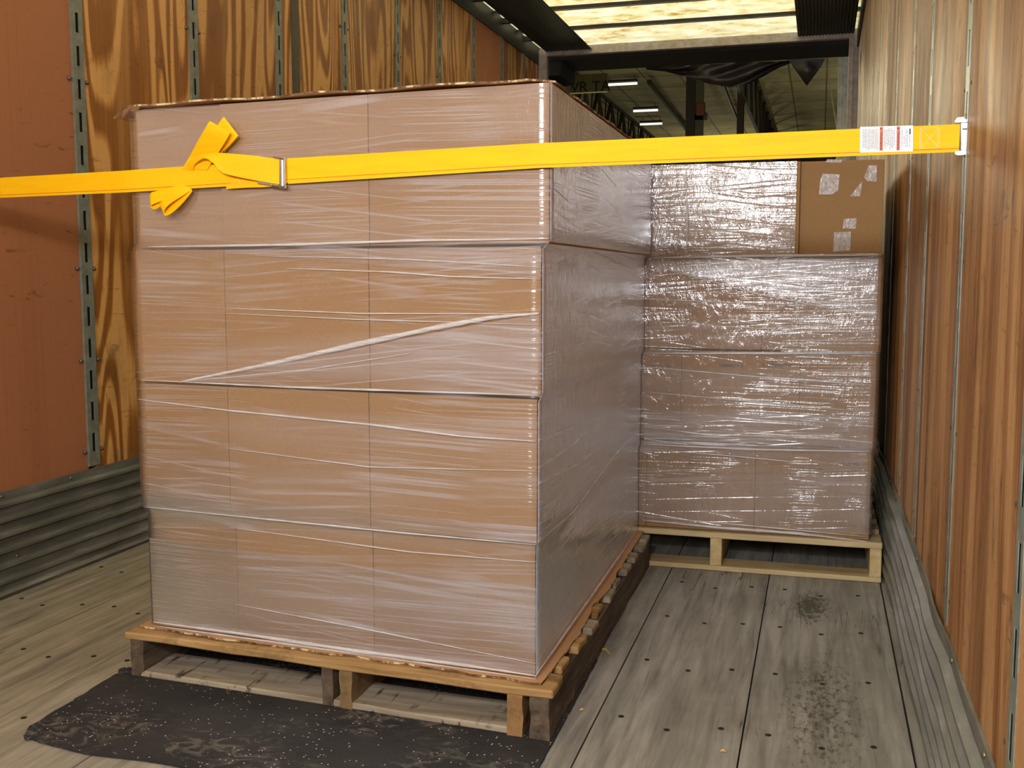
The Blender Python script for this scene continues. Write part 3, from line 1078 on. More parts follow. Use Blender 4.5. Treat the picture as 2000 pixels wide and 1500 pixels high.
# ------------------------------------------------------------------ stretch film
def film(name, levels, mat, label, nper=40, skip=None, parent_props=None, amp=0.0016, bulge=None, side_mat=None):
    """levels: (z, 4 plan corners fr, fl, bl, br); lofted shell with uv in metres"""
    rows = []; uvs = []
    L = []
    for i in range(len(levels)-1):
        za, qa = levels[i]; zb_, qb = levels[i+1]
        n = max(1, int(round((zb_-za)/0.03)))
        for k in range(n):
            t = k/n
            L.append((za+(zb_-za)*t, [a.lerp(b_, t) for a, b_ in zip(qa, qb)]))
    L.append(levels[-1])
    for z, q in L:
        r = []; ur = []
        u = 0
        for s in range(4):
            # order: front (right to left), left, back, right side
            a, c = q[s], q[(s+1) % 4]
            ln = (c-a).length
            n = nper
            nn = Vector((-(c-a).y, (c-a).x)).normalized()
            ctr = (q[0]+q[2])/2
            if nn.dot(a-ctr) < 0:
                nn = -nn
            for k in range(n):
                t = k/n
                p = a.lerp(c, t)
                e = math.sin(math.pi*t)**0.5
                d = noise.noise(Vector((p.x*5, p.y*5, z*9)))*amp*e
                if bulge:
                    d += bulge(s, t, z)
                p = p+nn*d
                r.append((p.x, p.y, z)); ur.append((u+ln*t, z))
            u += ln
        r.append(r[0]); ur.append((u, z))
        rows.append(r); uvs.append(ur)
    bm = bmesh.new()
    uvl = bm.loops.layers.uv.new('UVMap')
    vs = [[bm.verts.new(p) for p in r] for r in rows]
    for i in range(len(rows)-1):
        for j in range(len(rows[0])-1):
            if skip and skip(rows[i][j], j//nper):
                continue
            f = bm.faces.new((vs[i][j], vs[i][j+1], vs[i+1][j+1], vs[i+1][j]))
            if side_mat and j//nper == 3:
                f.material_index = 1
            for lp, (a, c) in zip(f.loops, ((i, j), (i, j+1), (i+1, j+1), (i+1, j))):
                lp[uvl].uv = uvs[a][c]
    bmesh.ops.remove_doubles(bm, verts=bm.verts, dist=1e-5)
    me = bpy.data.meshes.new(name); bm.to_mesh(me); bm.free()
    me.materials.append(mat)
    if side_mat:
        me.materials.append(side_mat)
    for p in me.polygons:
        p.use_smooth = True
    o = bpy.data.objects.new(name, me)
    COL.objects.link(o)
    o['label'] = label; o['category'] = 'stretch wrap'
    return o

lv = []
for r in range(4):
    z0, z1 = rows1[r][:2]
    za = z0+0.008 if r else z0+0.004
    zb_ = z1-0.008
    e = 0.003
    if r == 3: zb_ = z1-0.004
    lv.append((za, quad1(r, e))); lv.append((zb_, quad1(r, e)))
def bulge1(s, t, z):
    if s == 3:   # the right side: br -> fr
        a = (1-t); y_ = a*1.35
        d = math.exp(-((y_-0.45)/0.28)**2-((z-0.30)/0.05)**2)*0.006
        return d
    return 0
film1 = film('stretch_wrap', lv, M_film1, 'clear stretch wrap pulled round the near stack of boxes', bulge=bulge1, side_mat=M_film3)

def q2(r, e=0.0):
    z0, z1, xr, f_ = rows2[r]
    return (V2(xr+e, Y2-f_-e), V2(X2L-e, Y2-f_-e), V2(X2L-e, Y2+1.18+e), V2(xr+e, Y2+1.18+e))
lv = []
for r in range(4):
    z0, z1 = rows2[r][:2]
    lv.append((z0+(0.02 if r == 0 else 0.008), q2(r, 0.005))); lv.append((z1-(0.010 if r < 3 else 0.003), q2(r, 0.005)))
film2 = film('stretch_wrap', lv, M_film2, 'glossy wrinkled stretch wrap round the far stack of boxes',
             skip=lambda p, s: p[2] > 1.012 and (s == 0 and p[0] > -0.075 or s == 3), amp=0.0025)

# gathered folds of film: soft rolled edges lying on the film
def fold(pts, parent, plane, off=0.012, r=0.002, flat=0.5):
    b = MB()
    P = []
    for i in range(len(pts)-1):
        n = 10
        for k in range(n):
            t = k/n
            P.append((pts[i][0]*(1-t)+pts[i+1][0]*t, pts[i][1]*(1-t)+pts[i+1][1]*t))
    P.append(pts[-1])
    if plane == 'f1': A, B = FR, FL
    elif plane == 's1': A, B = FR, BR
    else: A, B = V2(0.17, Y2), V2(-0.7, Y2)
    W_ = []
    for (x, y) in P:
        if plane == 's1':
            d = ray(x, y)
            X = FR.x+off
            k = X/d.x
            q = CP+d*k
        else:
            q = at_plane(x, y, A, B, off)
        W_.append(q)
    m = len(W_)
    rr = [r*(0.35+0.65*math.sin(math.pi*min(1, max(0, i/(m-1)))))*(0.8+0.4*random.random()) for i in range(m)]
    b.tube(W_, rr, 6)
    b.build('film_fold', M_fold, parent, smooth=True)
fold([(352, 746), (520, 712), (700, 672), (860, 638), (960, 620), (1052, 612)], film1, 'f1', 0.016, 0.006)
fold([(352, 746), (600, 722), (800, 690)], film1, 'f1', 0.014, 0.0016)
fold([(520, 500), (760, 505), (900, 512), (1056, 522)], film1, 'f1', 0.014, 0.0016)
fold([(560, 524), (760, 531), (880, 540), (1054, 545)], film1, 'f1', 0.014, 0.0018)
fold([(450, 602), (700, 612), (1052, 613)], film1, 'f1', 0.014, 0.0014)
fold([(440, 612), (700, 624), (1050, 634)], film1, 'f1', 0.014, 0.0012)
fold([(270, 780), (440, 801), (730, 830), (900, 852), (1045, 862)], film1, 'f1', 0.014, 0.0024)
fold([(440, 875), (720, 912), (1046, 920)], film1, 'f1', 0.014, 0.0012)
fold([(290, 482), (560, 478), (800, 470), (1072, 466)], film1, 'f1', 0.022, 0.003)
fold([(275, 742), (560, 756), (800, 764), (1050, 772)], film1, 'f1', 0.016, 0.0024)
fold([(284, 990), (560, 1018), (800, 1042), (1048, 1064)], film1, 'f1', 0.016, 0.0022)
fold([(300, 1215), (460, 1236), (700, 1272), (900, 1298), (1046, 1320)], film1, 'f1', 0.012, 0.0042)
fold([(300, 1222), (520, 1252), (800, 1292), (1046, 1326)], film1, 'f1', 0.008, 0.003)
fold([(460, 1180), (700, 1226), (1046, 1296)], film1, 'f1', 0.010, 0.0014)
fold([(450, 1030), (800, 1078), (1046, 1098)], film1, 'f1', 0.008, 0.0016)
fold([(1045, 1322), (1246, 1034)], film1, 's1', 0.008, 0.003)
for a in (((1052, 860), (1110, 838), (1180, 815)), ((1050, 915), (1120, 868), (1150, 840)), ((1050, 1060), (1120, 1000), (1200, 890), (1248, 838)), ((1052, 945), (1130, 905), (1180, 868))):
    fold(a, film1, 's1', 0.010, 0.0012)
fold([(1100, 470), (1180, 500), (1248, 530)], film1, 's1', 0.016, 0.0014)
fold([(1120, 462), (1200, 492), (1250, 512)], film1, 's1', 0.016, 0.0012)
fold([(1264, 516), (1340, 536), (1480, 574), (1600, 598), (1700, 618)], film2, 'f2', 0.014, 0.0030)
fold([(1256, 1016), (1400, 1030), (1560, 1042), (1694, 1058)], film2, 'f2', 0.012, 0.0055)
fold([(1256, 1008), (1500, 1030), (1690, 1048)], film2, 'f2', 0.012, 0.0022)
fold([(1260, 584), (1400, 590), (1600, 596)], film2, 'f2', 0.014, 0.0020)
fold([(1262, 626), (1420, 638), (1560, 646)], film2, 'f2', 0.014, 0.0016)
fold([(1256, 716), (1480, 736), (1700, 752)], film2, 'f2', 0.014, 0.0022)
fold([(1256, 765), (1480, 785), (1700, 805)], film2, 'f2', 0.014, 0.0020)
fold([(1258, 876), (1480, 895), (1600, 908)], film2, 'f2', 0.012, 0.0020)
fold([(1340, 328), (1342, 420), (1341, 498)], film2, 'f2', 0.020, 0.0035)
fold([(1260, 504), (1480, 500), (1715, 498)], film2, 'f2', 0.020, 0.0045)
fold([(1256, 690), (1480, 690), (1712, 690)], film2, 'f2', 0.016, 0.0038)
fold([(1256, 868), (1480, 878), (1700, 882)], film2, 'f2', 0.014, 0.0042)

# places where a further pass of film overlaps
M_film4 = film_mat('overlapping_film', 0.2, 0.03, 0.20, 0.25)
def layer_(pts, parent, plane, off, mat):
    bm = bmesh.new()
    uvl = bm.loops.layers.uv.new('UVMap')
    A, B = (FR, FL) if plane == 'f1' else (V2(0.17, Y2), V2(-0.7, Y2))
    n = 16
    (a, b_, c, d) = [at_plane(x, y, A, B, off) for x, y in pts]
    g = [[bm.verts.new(a.lerp(b_, i/n).lerp(d.lerp(c, i/n), j/n)) for i in range(n+1)] for j in range(n+1)]
    for j in range(n):
        for i in range(n):
            f = bm.faces.new((g[j][i], g[j][i+1], g[j+1][i+1], g[j+1][i]))
            for lp in f.loops:
                lp[uvl].uv = (lp.vert.co.x*1.0+3.0, lp.vert.co.z)
            f.smooth = True
    bmesh.ops.remove_doubles(bm, verts=bm.verts, dist=1e-5)
    me = bpy.data.meshes.new('film_layer'); bm.to_mesh(me); bm.free(); me.materials.append(mat)
    o = bpy.data.objects.new('film_layer', me); COL.objects.link(o); o.parent = parent
    return o
layer_([(352, 746), (1053, 612), (1051, 772), (354, 748)], film1, 'f1', 0.0155, M_film4)
layer_([(292, 1050), (1048, 1150), (1046, 1318), (300, 1216)], film1, 'f1', 0.006, M_film4)
layer_([(440, 488), (1058, 484), (1056, 545), (442, 494)], film1, 'f1', 0.0155, M_film4)
layer_([(286, 960), (1048, 1030), (1048, 1062), (288, 990)], film1, 'f1', 0.0155, M_film4)
layer_([(1262, 510), (1716, 506), (1712, 620), (1264, 516)], film2, 'f2', 0.0135, M_film4)
layer_([(1258, 800), (1706, 815), (1703, 878), (1258, 866)], film2, 'f2', 0.0125, M_film4)

# ------------------------------------------------------------------ cardboard sheets of the near stack
def sheet(name, outline, z, th, label, bend=None, seed=1, amp=0.004):
    """outline: plan points; ragged edges; optional bend(x,y)->dz"""
    rnd_ = random.Random(seed)
    P = []
    n = len(outline)
    for i in range(n):
        a = Vector(outline[i]); c = Vector(outline[(i+1) % n])
        k = max(1, int((c-a).length/0.025))
        nn = Vector((-(c-a).y, (c-a).x)).normalized()
        for j in range(k):
            p = a.lerp(c, j/k)
            w_ = 0 if j == 0 else amp*noise.noise(Vector((p.x*14, p.y*14, seed)))*2+rnd_.uniform(-amp, amp)*0.25
            P.append(p+nn*w_)
    bm = bmesh.new()
    vs = [bm.verts.new((p.x, p.y, z)) for p in P]
    bm.faces.new(vs)
    bmesh.ops.triangulate(bm, faces=bm.faces)
    bmesh.ops.subdivide_edges(bm, edges=[e for e in bm.edges if e.calc_length() > 0.12], cuts=4, use_grid_fill=False)
    bmesh.ops.triangulate(bm, faces=bm.faces)
    for v in bm.verts:
        if bend:
            v.co.z += bend(v.co.x, v.co.y)
    r = bmesh.ops.extrude_face_region(bm, geom=list(bm.faces))
    for v in r['geom']:
        if isinstance(v, bmesh.types.BMVert):
            v.co.z += th
    for f in bm.faces:
        f.normal_update()
    bmesh.ops.recalc_face_normals(bm, faces=bm.faces)
    me = bpy.data.meshes.new(name)
    bm.to_mesh(me); bm.free()
    me.materials.append(M_card2); me.materials.append(M_flute)
    for p in me.polygons:
        if abs(p.normal.z) < 0.5:
            p.material_index = 1
    o = bpy.data.objects.new(name, me)
    COL.objects.link(o)
    o['label'] = label; o['category'] = 'cardboard sheet'
    return o
u_, v_ = U1.normalized(), V1.normalized()
fr, fl, bl, br = quad1(3)
c0 = fr+u_*0.045-v_*0.012; c1 = fl+u_*0.035-v_*0.018
def bend_top(x, y):
    q = (x-fl.x)
    dz = 0.0025*math.sin(x*23)*max(0, 1-(y-2.0)*3)
    if q < 0.0:
        dz -= min(0.03, (-q)*0.75)
    return dz
sheet('cap_sheet', [c0, c1, bl+u_*0.03, br+u_*0.02, br-u_*0.004, fr-u_*0.002+v_*0.04], 1.3305, 0.004, 'ragged cardboard cap sheet lying on top of the near stack', bend_top, 3, 0.004)
O1 = V2(-0.497, 2.016)
sheet('slip_sheet', [FR-u_*0.020-v_*0.024, FR+u_*0.55-v_*0.016, FR+u_*0.75-v_*0.022, FL+u_*0.030-v_*0.014, FL+u_*0.035+V1, BR-u_*0.02+v_*0.03, BR-u_*0.024-v_*0.4, BR-u_*0.034-v_*0.65, FR-u_*0.018+v_*0.5, FR-u_*0.034+v_*0.3], 0.1125, 0.0045, 'torn cardboard slip sheet between the near pallet and its boxes', None, 5, 0.005)

# ------------------------------------------------------------------ pallets
UP = Vector((FL-FR)).normalized(); VP = V1.normalized()
def PW(u, v, z):
    p = O1+UP*u+VP*v
    return (p.x, p.y, z)
def pboard(u0, u1, v0, v1, z0, z1, name, mat, parent, bev=0.003, amp=0.0025, seed=0, **kw):
    b = MB()
    b.hexa([PW(u0, v0, z0), PW(u1, v0, z0), PW(u1, v1, z0), PW(u0, v1, z0), PW(u0, v0, z1), PW(u1, v0, z1), PW(u1, v1, z1), PW(u0, v1, z1)])
    b.bevel(bev, 1)
    b.rough(amp, 22, 10, seed)
    o = b.build(name, mat, parent, smooth=False)
    for k, val in kw.items():
        o[k] = val
    return o
pal = empty('pallet', (O1.x, O1.y, 0.0), 'old weathered wooden pallet with split stringers under the near stack, on a black rubber mat', 'pallet')
zm = 0.0055   # top of the mat
PL = 1.055; PD = 1.37
pboard(0.0, PL+0.012, 0.0, 0.10, 0.094, 0.1115, 'top_board', M_lead, pal, seed=1, amp=0.003, label='golden brown front deck board')
bv = [0.135, 0.265, 0.40, 0.52, 0.66, 0.79, 0.92, 1.06, 1.19, 1.29]
bw = [0.075, 0.10, 0.075, 0.085, 0.08, 0.06, 0.085, 0.07, 0.06, 0.075]
for i, (v0, w_) in enumerate(zip(bv, bw)):
    pboard(random.choice((0.0, 0.006, 0.012)), PL-random.uniform(0, 0.01), v0, v0+w_, 0.094, 0.1115, 'top_board', [M_lead, M_oldx][0 if i in (0, 1, 3) else 1], pal, seed=i+2, amp=0.003)
pboard(0.07, PL, 0.004, 0.135, zm, zm+0.015, 'bottom_board', M_bot, pal, seed=20, amp=0.002)
for i, v0 in enumerate((0.45, 0.70, 0.95, 1.24)):
    pboard(0.02, PL-0.01, v0, v0+0.09, zm, zm+0.015, 'bottom_board', M_oldx, pal, seed=21+i, amp=0.002)
def stringer(u0, u1, mat, seed, vs=0.002, ve=PD, notch=True, z0=zm+0.001, label=None):
    """stringer board on edge with two fork notches cut in its lower edge"""
    b = MB()
    prof = [(vs, z0), (0.20, z0)]
    if notch:
        for a in (0.22, 0.90):
            prof += [(a, z0), (a+0.02, z0+0.033), (a+0.20, z0+0.036), (a+0.23, z0)]
    prof += [(ve, z0), (ve, 0.0935), (vs, 0.0935)]
    if not notch:
        prof = [(vs, z0), (ve, z0), (ve, 0.0935), (vs, 0.0935)]
    P = [Vector(PW(u0, v, z)) for v, z in prof]
    b.poly(P, Vector(PW(u1, 0, 0))-Vector(PW(u0, 0, 0)))
    bmesh.ops.triangulate(b.bm, faces=[f for f in b.bm.faces if len(f.verts) > 4])
    b.rough(0.0035, 26, 6, seed)
    o = b.build('stringer', mat, pal)
    if label:
        o['label'] = label
stringer(0.008, 0.05, M_old, 1, label='cracked dark grey outer stringer')
stringer(0.066, 0.10, wood('orange_block_end', (132, 96, 58), (172, 132, 86), 24, 'y'), 2, notch=False, ve=0.34, z0=zm+0.0, label='shorter sandy brown repair block')
stringer(0.462, 0.492, wood('brown_block', (112, 88, 58), (150, 122, 84), 24, 'y'), 3)
stringer(0.508, 0.535, M_old, 4, ve=0.16, notch=False, z0=zm+0.003, label='dark weathered block')
stringer(1.018, 1.052, M_old, 5)
# chewed splinters on the ends of the boards
nb = 0
for v, u, col in ((0.06, 0.004, M_old), (1.33, 0.01, M_old)):
    pass

pal2 = empty('pallet', (0.21, 3.42, 0.0), 'pale new pine pallet under the far stack beside the right wall', 'pallet')
def b2(name, a, c, mat, seed):
    b = MB(); b.box(a, c); b.bevel(0.002, 1); b.rough(0.0012, 14, 8, seed)
    b.build(name, mat, pal2)
X0, X1 = -0.79, 0.208
ZS = 0.004
b2('bottom_board', (X0, 3.405, 0.001), (X1, 3.505, 0.017), M_newx, 31)
b2('bottom_board', (X0, 3.95, 0.001), (X1, 4.04, 0.017), M_newx, 32)
b2('bottom_board', (X0, 4.53, 0.001), (X1, 4.62, 0.017), M_newx, 33)
for i, (a, c) in enumerate(((0.172, 0.207), (-0.318, -0.281), (-0.789, -0.752))):
    b2('stringer', (a, 3.407, 0.0175), (c, 4.62, 0.1075), M_newy, 40+i)
yy = 3.405
ws = [0.12, 0.085, 0.085, 0.085, 0.085, 0.085, 0.085, 0.11]
for i, w_ in enumerate(ws):
    b2('top_board', (X0, yy, 0.108), (X1, yy+w_, 0.1265), M_newx, 50+i)
    yy += w_+(1.22-sum(ws))/7

# ------------------------------------------------------------------ rubber mat and splinters
MBm = bmesh.new()
edge = [(-1.544, 1.741), (-1.576, 1.796), (-1.583, 1.93), (-1.589, 2.045), (-1.592, 2.093), (-1.575, 2.112), (-1.585, 2.16), (-1.58, 2.50), (-0.505, 2.515), (-0.499, 2.2), (-0.497, 1.911), (-0.495, 1.66), (-1.0, 1.70), (-1.17, 1.717), (-1.25, 1.722), (-1.383, 1.714)]
P = []
for i in range(len(edge)):
    a = Vector(edge[i]); c = Vector(edge[(i+1) % len(edge)])
    k = max(1, int((c-a).length/0.012))
    for j in range(k):
        p = a.lerp(c, j/k)
        rag = 0.004 if p.x < -1.45 else 0.0015
        d = noise.noise_vector(Vector((p.x*40, p.y*40, 0)))*rag
        P.append(p+d.xy)
vs = [MBm.verts.new((p.x, p.y, 0.0008)) for p in P]
f = MBm.faces.new(vs)
r = bmesh.ops.extrude_face_region(MBm, geom=[f])
for v in r['geom']:
    if isinstance(v, bmesh.types.BMVert):
        v.co.z += 0.0045
bmesh.ops.recalc_face_normals(MBm, faces=MBm.faces)
me = bpy.data.meshes.new('rubber_mat'); MBm.to_mesh(me); MBm.free(); me.materials.append(M_mat)
mato = bpy.data.objects.new('rubber_mat', me); COL.objects.link(mato)
mato['label'] = 'black speckled rubber mat with dusty tread marks lying under the near pallet'; mato['category'] = 'rubber mat'
for c, r_, n_ in (((-1.575, 2.112, 0.006), 0.016, 3), ((-1.553, 1.775, 0.006), 0.016, 4), ((-1.54, 1.744, 0.005), 0.011, 5)):
    b = MB()
    bmesh.ops.create_icosphere(b.bm, subdivisions=3, radius=r_)
    for v in b.bm.verts:
        v.co = Vector((v.co.x*1.2, v.co.y, v.co.z*0.35))
        v.co += noise.noise_vector(v.co*90+Vector((n_, 0, 0)))*0.006
        v.co += Vector(c)
    b.build('torn_lump', M_mat, mato)
def splinter(pts, r, label):
    b = MB()
    P = [at_z(x, y, z) for x, y, z in pts]
    b.tube(P, [r*0.4]+[r]*(len(P)-2)+[r*0.3], 5)
    o = b.build('wood_splinter', M_splint)
    o['label'] = label; o['category'] = 'wood splinter'; o['group'] = 'splinters on the trailer floor'
splinter([(1199, 1217, 0.005), (1208, 1200, 0.006), (1217, 1181, 0.005)], 0.004, 'long golden splinter leaning along the right side of the near pallet')
splinter([(1171, 1268, 0.003), (1183, 1268, 0.006), (1192, 1279, 0.003)], 0.003, 'thin bent straw coloured sliver on the boards beside the near pallet')
splinter([(1132, 1387, 0.003), (1136, 1385, 0.004), (1141, 1386, 0.003)], 0.004, 'tiny pale wood chip on the boards near the mat corner')
splinter([(1407, 1467, 0.003), (1412, 1465, 0.004), (1418, 1468, 0.003)], 0.004, 'tiny pale wood chip in the middle of the bare boards')
splinter([(1737, 1191, 0.003), (1745, 1196, 0.006), (1751, 1206, 0.003)], 0.003, 'pale curled sliver at the foot of the right kick plate')

# ------------------------------------------------------------------ strap
strap = empty('cargo_strap', (-0.52, 2.045, 1.187), 'yellow webbing strap stretched from wall to wall across the near stack', 'strap')
SF_R = V2(-0.519, 2.046); SF_L = V2(-1.513, 2.114)      # the strap's plane on the front of the boxes
SP = [V2(0.226, 2.02), V2(-0.50, 2.041), V2(-0.53, 2.041), V2(-1.10, 2.081), V2(-1.50, 2.109), V2(-1.53, 2.113), V2(-2.284, 2.290)]
ZC = [1.188, 1.1845, 1.1845, 1.1735, 1.1655, 1.165, 1.172]
def seg(p, q, n):
    return [p.lerp(q, i/n) for i in range(n)]
def ribbon(edges, th=0.0016, name='webbing', mat=None, parent=strap, sub=0, **kw):
    """edges: list of (topedge point, bottomedge point)"""
    b = MB()
    rows = []
    for i, (a, c) in enumerate(edges):
        a = Vector(a); c = Vector(c)
        p0 = edges[max(i-1, 0)]; p1 = edges[min(i+1, len(edges)-1)]
        t = (Vector(p1[0])+Vector(p1[1])-Vector(p0[0])-Vector(p0[1]))
        n = t.cross(a-c)
        n.normalize()
        h = n*th/2
        rows.append([a+h, a.lerp(c, 0.5)+h, c+h, c-h, a.lerp(c, 0.5)-h, a-h])
    vs = b.grid(rows, True)
    b.bm.faces.new(vs[0]); b.bm.faces.new(vs[-1][::-1])
    o = b.build(name, mat or M_strap, parent)
    for k, v in kw.items():
        o[k] = v
    return o
def path(pts, zc, n=8):
    out = []
    for i in range(len(pts)-1):
        for k in range(n):
            t = k/n
            p = pts[i].lerp(pts[i+1], t)
            out.append(Vector((p.x, p.y, zc[i]*(1-t)+zc[i+1]*t)))
    out.append(Vector((pts[-1].x, pts[-1].y, zc[-1])))
    return out
hw = 0.0238
def hwid(x):
    return 0.0238 if x > -0.5 else 0.0238+0.003*min(1, (-0.5-x)/0.6)
PR = path(SP[:4], ZC[:4]); PLf = path(SP[3:], ZC[3:])
ribbon([(p+Vector((0, 0, hwid(p.x))), p-Vector((0, 0, hwid(p.x)))) for p in PR], name='webbing')
ribbon([(p+Vector((0, 0.0, 0.0245)), p-Vector((0, 0.0, 0.0245))) for p in PLf], name='webbing')
# stitch line along the lower edge
for q, dz in ((PR, 0.0170), (PLf, 0.0175)):
    off = Vector((0, -0.0013, 0))
    ribbon([(p+off-Vector((0, 0, dz)), p+off-Vector((0, 0, dz+0.0012))) for p in q], 0.0006, 'stitch_line', M_stitch)
# sewn cross
def onstrap(px, py, off=0.0014):
    return at_plane(px, py, V2(0.226, 2.02), V2(-0.50, 2.041), off)
for a, c in (((1800, 252), (1833, 288)), ((1833, 251), (1800, 289)), ((1799, 251), (1799, 290)), ((1835, 250), (1835, 289)), ((1797, 252), (1797, 290)), ((1832, 250), (1832, 289)), ((1800, 290), (1834, 289)), ((1800, 251), (1834, 249))):
    b = MB()
    A = onstrap(*a); C = onstrap(*c)
    b.tube([A, C], 0.0005, 5)
    b.build('stitching', M_wstitch, strap)
# warning label
LA, LB, LC, LD = onstrap(1680, 248, 0.0016), onstrap(1783.5, 245, 0.0016), onstrap(1783, 296, 0.0016), onstrap(1679.5, 298, 0.0016)
b = MB(); b.poly([LA, LB, LC, LD], (0, -0.0006, 0))
lab = b.build('warning_label', M_white, strap)
ux = (LB-LA); vz = (LD-LA)
def LP_(u, v, o=-0.0009):
    return LA+ux*u+vz*v+Vector((0, o, 0))
for u0, u1 in ((0.375, 0.435), (0.695, 0.755)):
    b = MB(); b.poly([LP_(u0, 0.02), LP_(u1, 0.02), LP_(u1, 0.94), LP_(u0, 0.94)], (0, -0.0002, 0))
    wb = b.build('warning_band', M_warn, lab)
    text('WARNING', LP_((u0+u1)/2, 0.58, -0.0014), (0, 0, 1), (-1, 0, 0), 0.0068, M_ink2, wb, ext=0.0001)
    b = MB(); b.poly([LP_(u0+0.01, 0.14, -0.0012), LP_(u0+0.01, 0.06, -0.0012), LP_(u1-0.01, 0.10, -0.0012)], (0, -0.0002, 0)); b.build('warning_triangle', M_ink2, wb)
rn = random.Random(4)
def printline(u, v0, v1, w_=0.010, mt=None):
    b = MB(); v = v0
    while v < v1:
        l = rn.uniform(0.02, 0.09)
        e = min(v+l, v1)
        b.poly([LP_(u, v), LP_(u+w_, v), LP_(u+w_, e), LP_(u, e)], (0, -0.00015, 0))
        v = e+rn.uniform(0.012, 0.03)
    b.build('print_line', mt or M_ink, lab)
for u in [0.05+0.026*i for i in range(12)]:
    printline(u, rn.uniform(0.06, 0.14), rn.uniform(0.84, 0.92))
for u in [0.46+0.026*i for i in range(8)]:
    printline(u, rn.uniform(0.06, 0.2), rn.uniform(0.7, 0.9))
for u, a, c in ((0.79, 0.15, 0.8), (0.83, 0.4, 0.7), (0.865, 0.15, 0.85), (0.895, 0.2, 0.8)):
    printline(u, a, c)
b = MB(); b.poly([LP_(0.93, 0.12), LP_(0.955, 0.12), LP_(0.955, 0.34), LP_(0.93, 0.34)], (0, -0.0002, 0)); b.build('print_block', M_ink2, lab)
printline(0.935, 0.38, 0.85)

# tail of the strap: band from the buckle, twisted over and bunched into a bow
def Z1(cx, cy, off):
    return at_plane(270+cx/5.714, 220+cy/5.714, SF_R, SF_L, off)
def smooth_edges(keys, n=6):
    out = []
    def cr(p0, p1, p2, p3, t):
        return 0.5*((2*p1)+(-p0+p2)*t+(2*p0-5*p1+4*p2-p3)*t*t+(-p0+3*p1-3*p2+p3)*t**3)
    K = [(Vector(a), Vector(c)) for a, c in keys]
    for i in range(len(K)-1):
        for k in range(n):
            t = k/n
            q = []
            for s in (0, 1):
                q.append(cr(K[max(i-1, 0)][s], K[i][s], K[i+1][s], K[min(i+2, len(K)-1)][s], t))
            out.append(tuple(q))
    out.append(K[-1])
    return out
def rb(keys, name='strap_tail', n=6, **kw):
    k = [(Z1(*a), Z1(*c)) for a, c in keys]
    return ribbon(smooth_edges(k, n), 0.0018, name, M_strap, strap, **kw)
rb([((1575, 520, .012), (1575, 800, .012)), ((1300, 482, .022), (1290, 752, .022)), ((1020, 456, .028), (1000, 690, .030)),
    ((880, 448, .028), (905, 640, .034)), ((790, 455, .026), (830, 560, .036)), ((700, 470, .022), (740, 510, .032)), ((600, 520, .016), (650, 560, .020)), ((505, 605, .006), (620, 620, .010)), ((470, 650, .003), (640, 660, .003))])
rb([((500, 615, .007), (770, 640, .007)), ((575, 490, .010), (830, 540, .012)), ((650, 350, .022), (900, 440, .024)), ((735, 200, .034), (975, 320, .036)), ((790, 112, .036), (1020, 238, .038)), ((800, 120, .030), (1022, 250, .032)), ((700, 290, .018), (940, 400, .018))])
rb([((690, 380, .010), (900, 470, .010)), ((780, 270, .014), (985, 400, .014)), ((880, 150, .016), (1060, 320, .018)), ((940, 66, .017), (1105, 268, .018)), ((945, 72, .013), (1104, 280, .014)), ((800, 280, .006), (960, 440, .006))])
rb([((560, 850, .004), (500, 790, .004)), ((420, 930, .014), (330, 850, .008)), ((260, 985, .020), (190, 880, .008)), ((160, 1025, .024), (140, 905, .008)), ((142, 1050, .022), (132, 960, .007)), ((180, 1078, .020), (150, 980, .006)), ((240, 1050, .018), (190, 960, .005)), ((400, 960, .012), (340, 880, .004)), ((560, 880, .004), (520, 820, .003))])
rb([((600, 860, .004), (540, 800, .004)), ((480, 935, .018), (400, 860, .010)), ((350, 1020, .026), (260, 900, .010)), ((290, 1090, .030), (225, 970, .010)), ((295, 1140, .028), (240, 1030, .009)), ((340, 1138, .026), (280, 1050, .008)), ((420, 1080, .020), (350, 990, .006)), ((510, 990, .014), (440, 910, .005)), ((605, 875, .004), (560, 820, .003))])
# strap end sewn under the buckle
rb([((985, 718, .005), (985, 852, .005)), ((1200, 735, .006), (1200, 838, .006)), ((1400, 760, .008), (1400, 832, .008)), ((1560, 790, .008), (1560, 815, .008))], name='buckle_strap')
for a, c in (((1060, 790), (1115, 735)), ((1115, 735), (1140, 800)), ((1140, 800), (1185, 740)), ((1185, 740), (1225, 795))):
    b = MB(); b.tube([Z1(*a, .0066), Z1(*c, .0066)], 0.0004, 5); b.build('stitching', M_wstitch, strap)
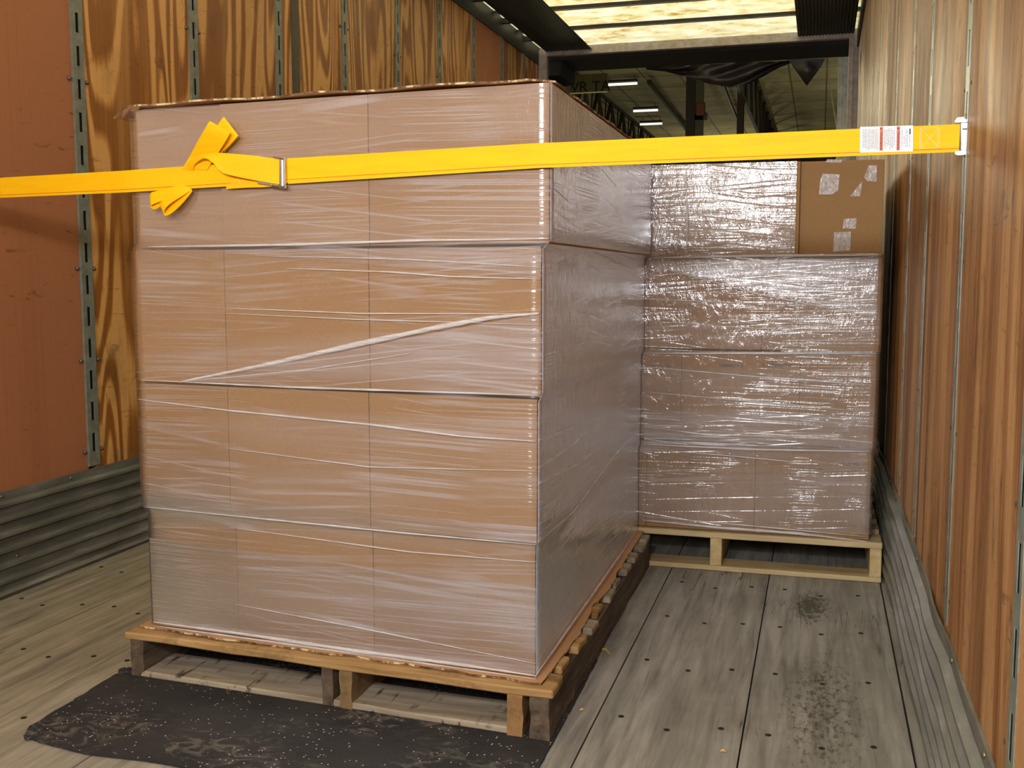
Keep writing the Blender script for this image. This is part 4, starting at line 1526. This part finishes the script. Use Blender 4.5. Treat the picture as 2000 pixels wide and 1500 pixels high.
# cam buckle
bk = MB()
def bar(a, c, r):
    bk.tube([Z1(*a), Z1(*c)], r, 8)
bk.poly([Z1(1572, 500, .020), Z1(1600, 500, .020), Z1(1604, 830, .020), Z1(1578, 830, .020)], (0, 0.004, 0))
bk.poly([Z1(1606, 512, .016), Z1(1636, 515, .016), Z1(1642, 832, .016), Z1(1612, 836, .016)], (0, 0.006, 0))
bar((1510, 497, .020), (1625, 515, .020), 0.0022)
bar((1490, 812, .020), (1640, 832, .020), 0.0024)
bar((1636, 515, .014), (1640, 830, .014), 0.0022)
bar((1490, 812, .006), (1490, 812, .020), 0.003)
bk.poly([Z1(1320, 762, .016), Z1(1480, 785, .016), Z1(1560, 806, .016), Z1(1490, 815, .016), Z1(1330, 792, .016)], (0, 0.003, 0))
bk.bevel(0.0003, 1)
bk.build('cam_buckle', M_chrome, strap, label='chrome cam buckle')

# fitting hooked into the slotted post on the right wall
def R1(cx, cy, x):   # crop coordinates of the hook -> point at plan distance x from wall
    px = 1660+cx/8.0; py = 220+cy/8.0
    return at_plane(px, py, V2(0.226, 2.02), V2(-0.50, 2.041), x)
hk = MB()
hk.poly([R1(1738, 150, .004), R1(1862, 110, .004), R1(1868, 300, .004), R1(1850, 610, .004), R1(1740, 590, .004)], (0, 0.006, 0))
hk.poly([R1(1650, 110, .007), R1(1680, 70, .007), R1(1780, 60, .007), R1(1830, 110, .007), R1(1830, 155, .007), R1(1650, 160, .007)], (0, 0.012, 0))
hk.poly([R1(1640, 620, .007), R1(1655, 595, .007), R1(1835, 580, .007), R1(1845, 620, .007), R1(1800, 665, .007), R1(1680, 672, .007), R1(1645, 655, .007)], (0, 0.012, 0))
hk.bevel(0.0012, 2)
hook = hk.build('end_fitting', M_zinc, strap, label='bright zinc end fitting hooked into the wall post')
b = MB(); b.tube([R1(1800, 30, .006), R1(1880, 30, .006), R1(1870, 110, .006)], 0.002, 8); b.tube([R1(1755, 252, .008), R1(1855, 252, .008)], 0.0012, 6)
b.build('spring_latch', M_steel, hook)
# fitting at the left end, outside the photograph
b = MB(); b.box((-2.298, 2.27, 1.14), (-2.285, 2.315, 1.205)); b.bevel(0.002)
b.build('end_fitting', M_zinc, strap)
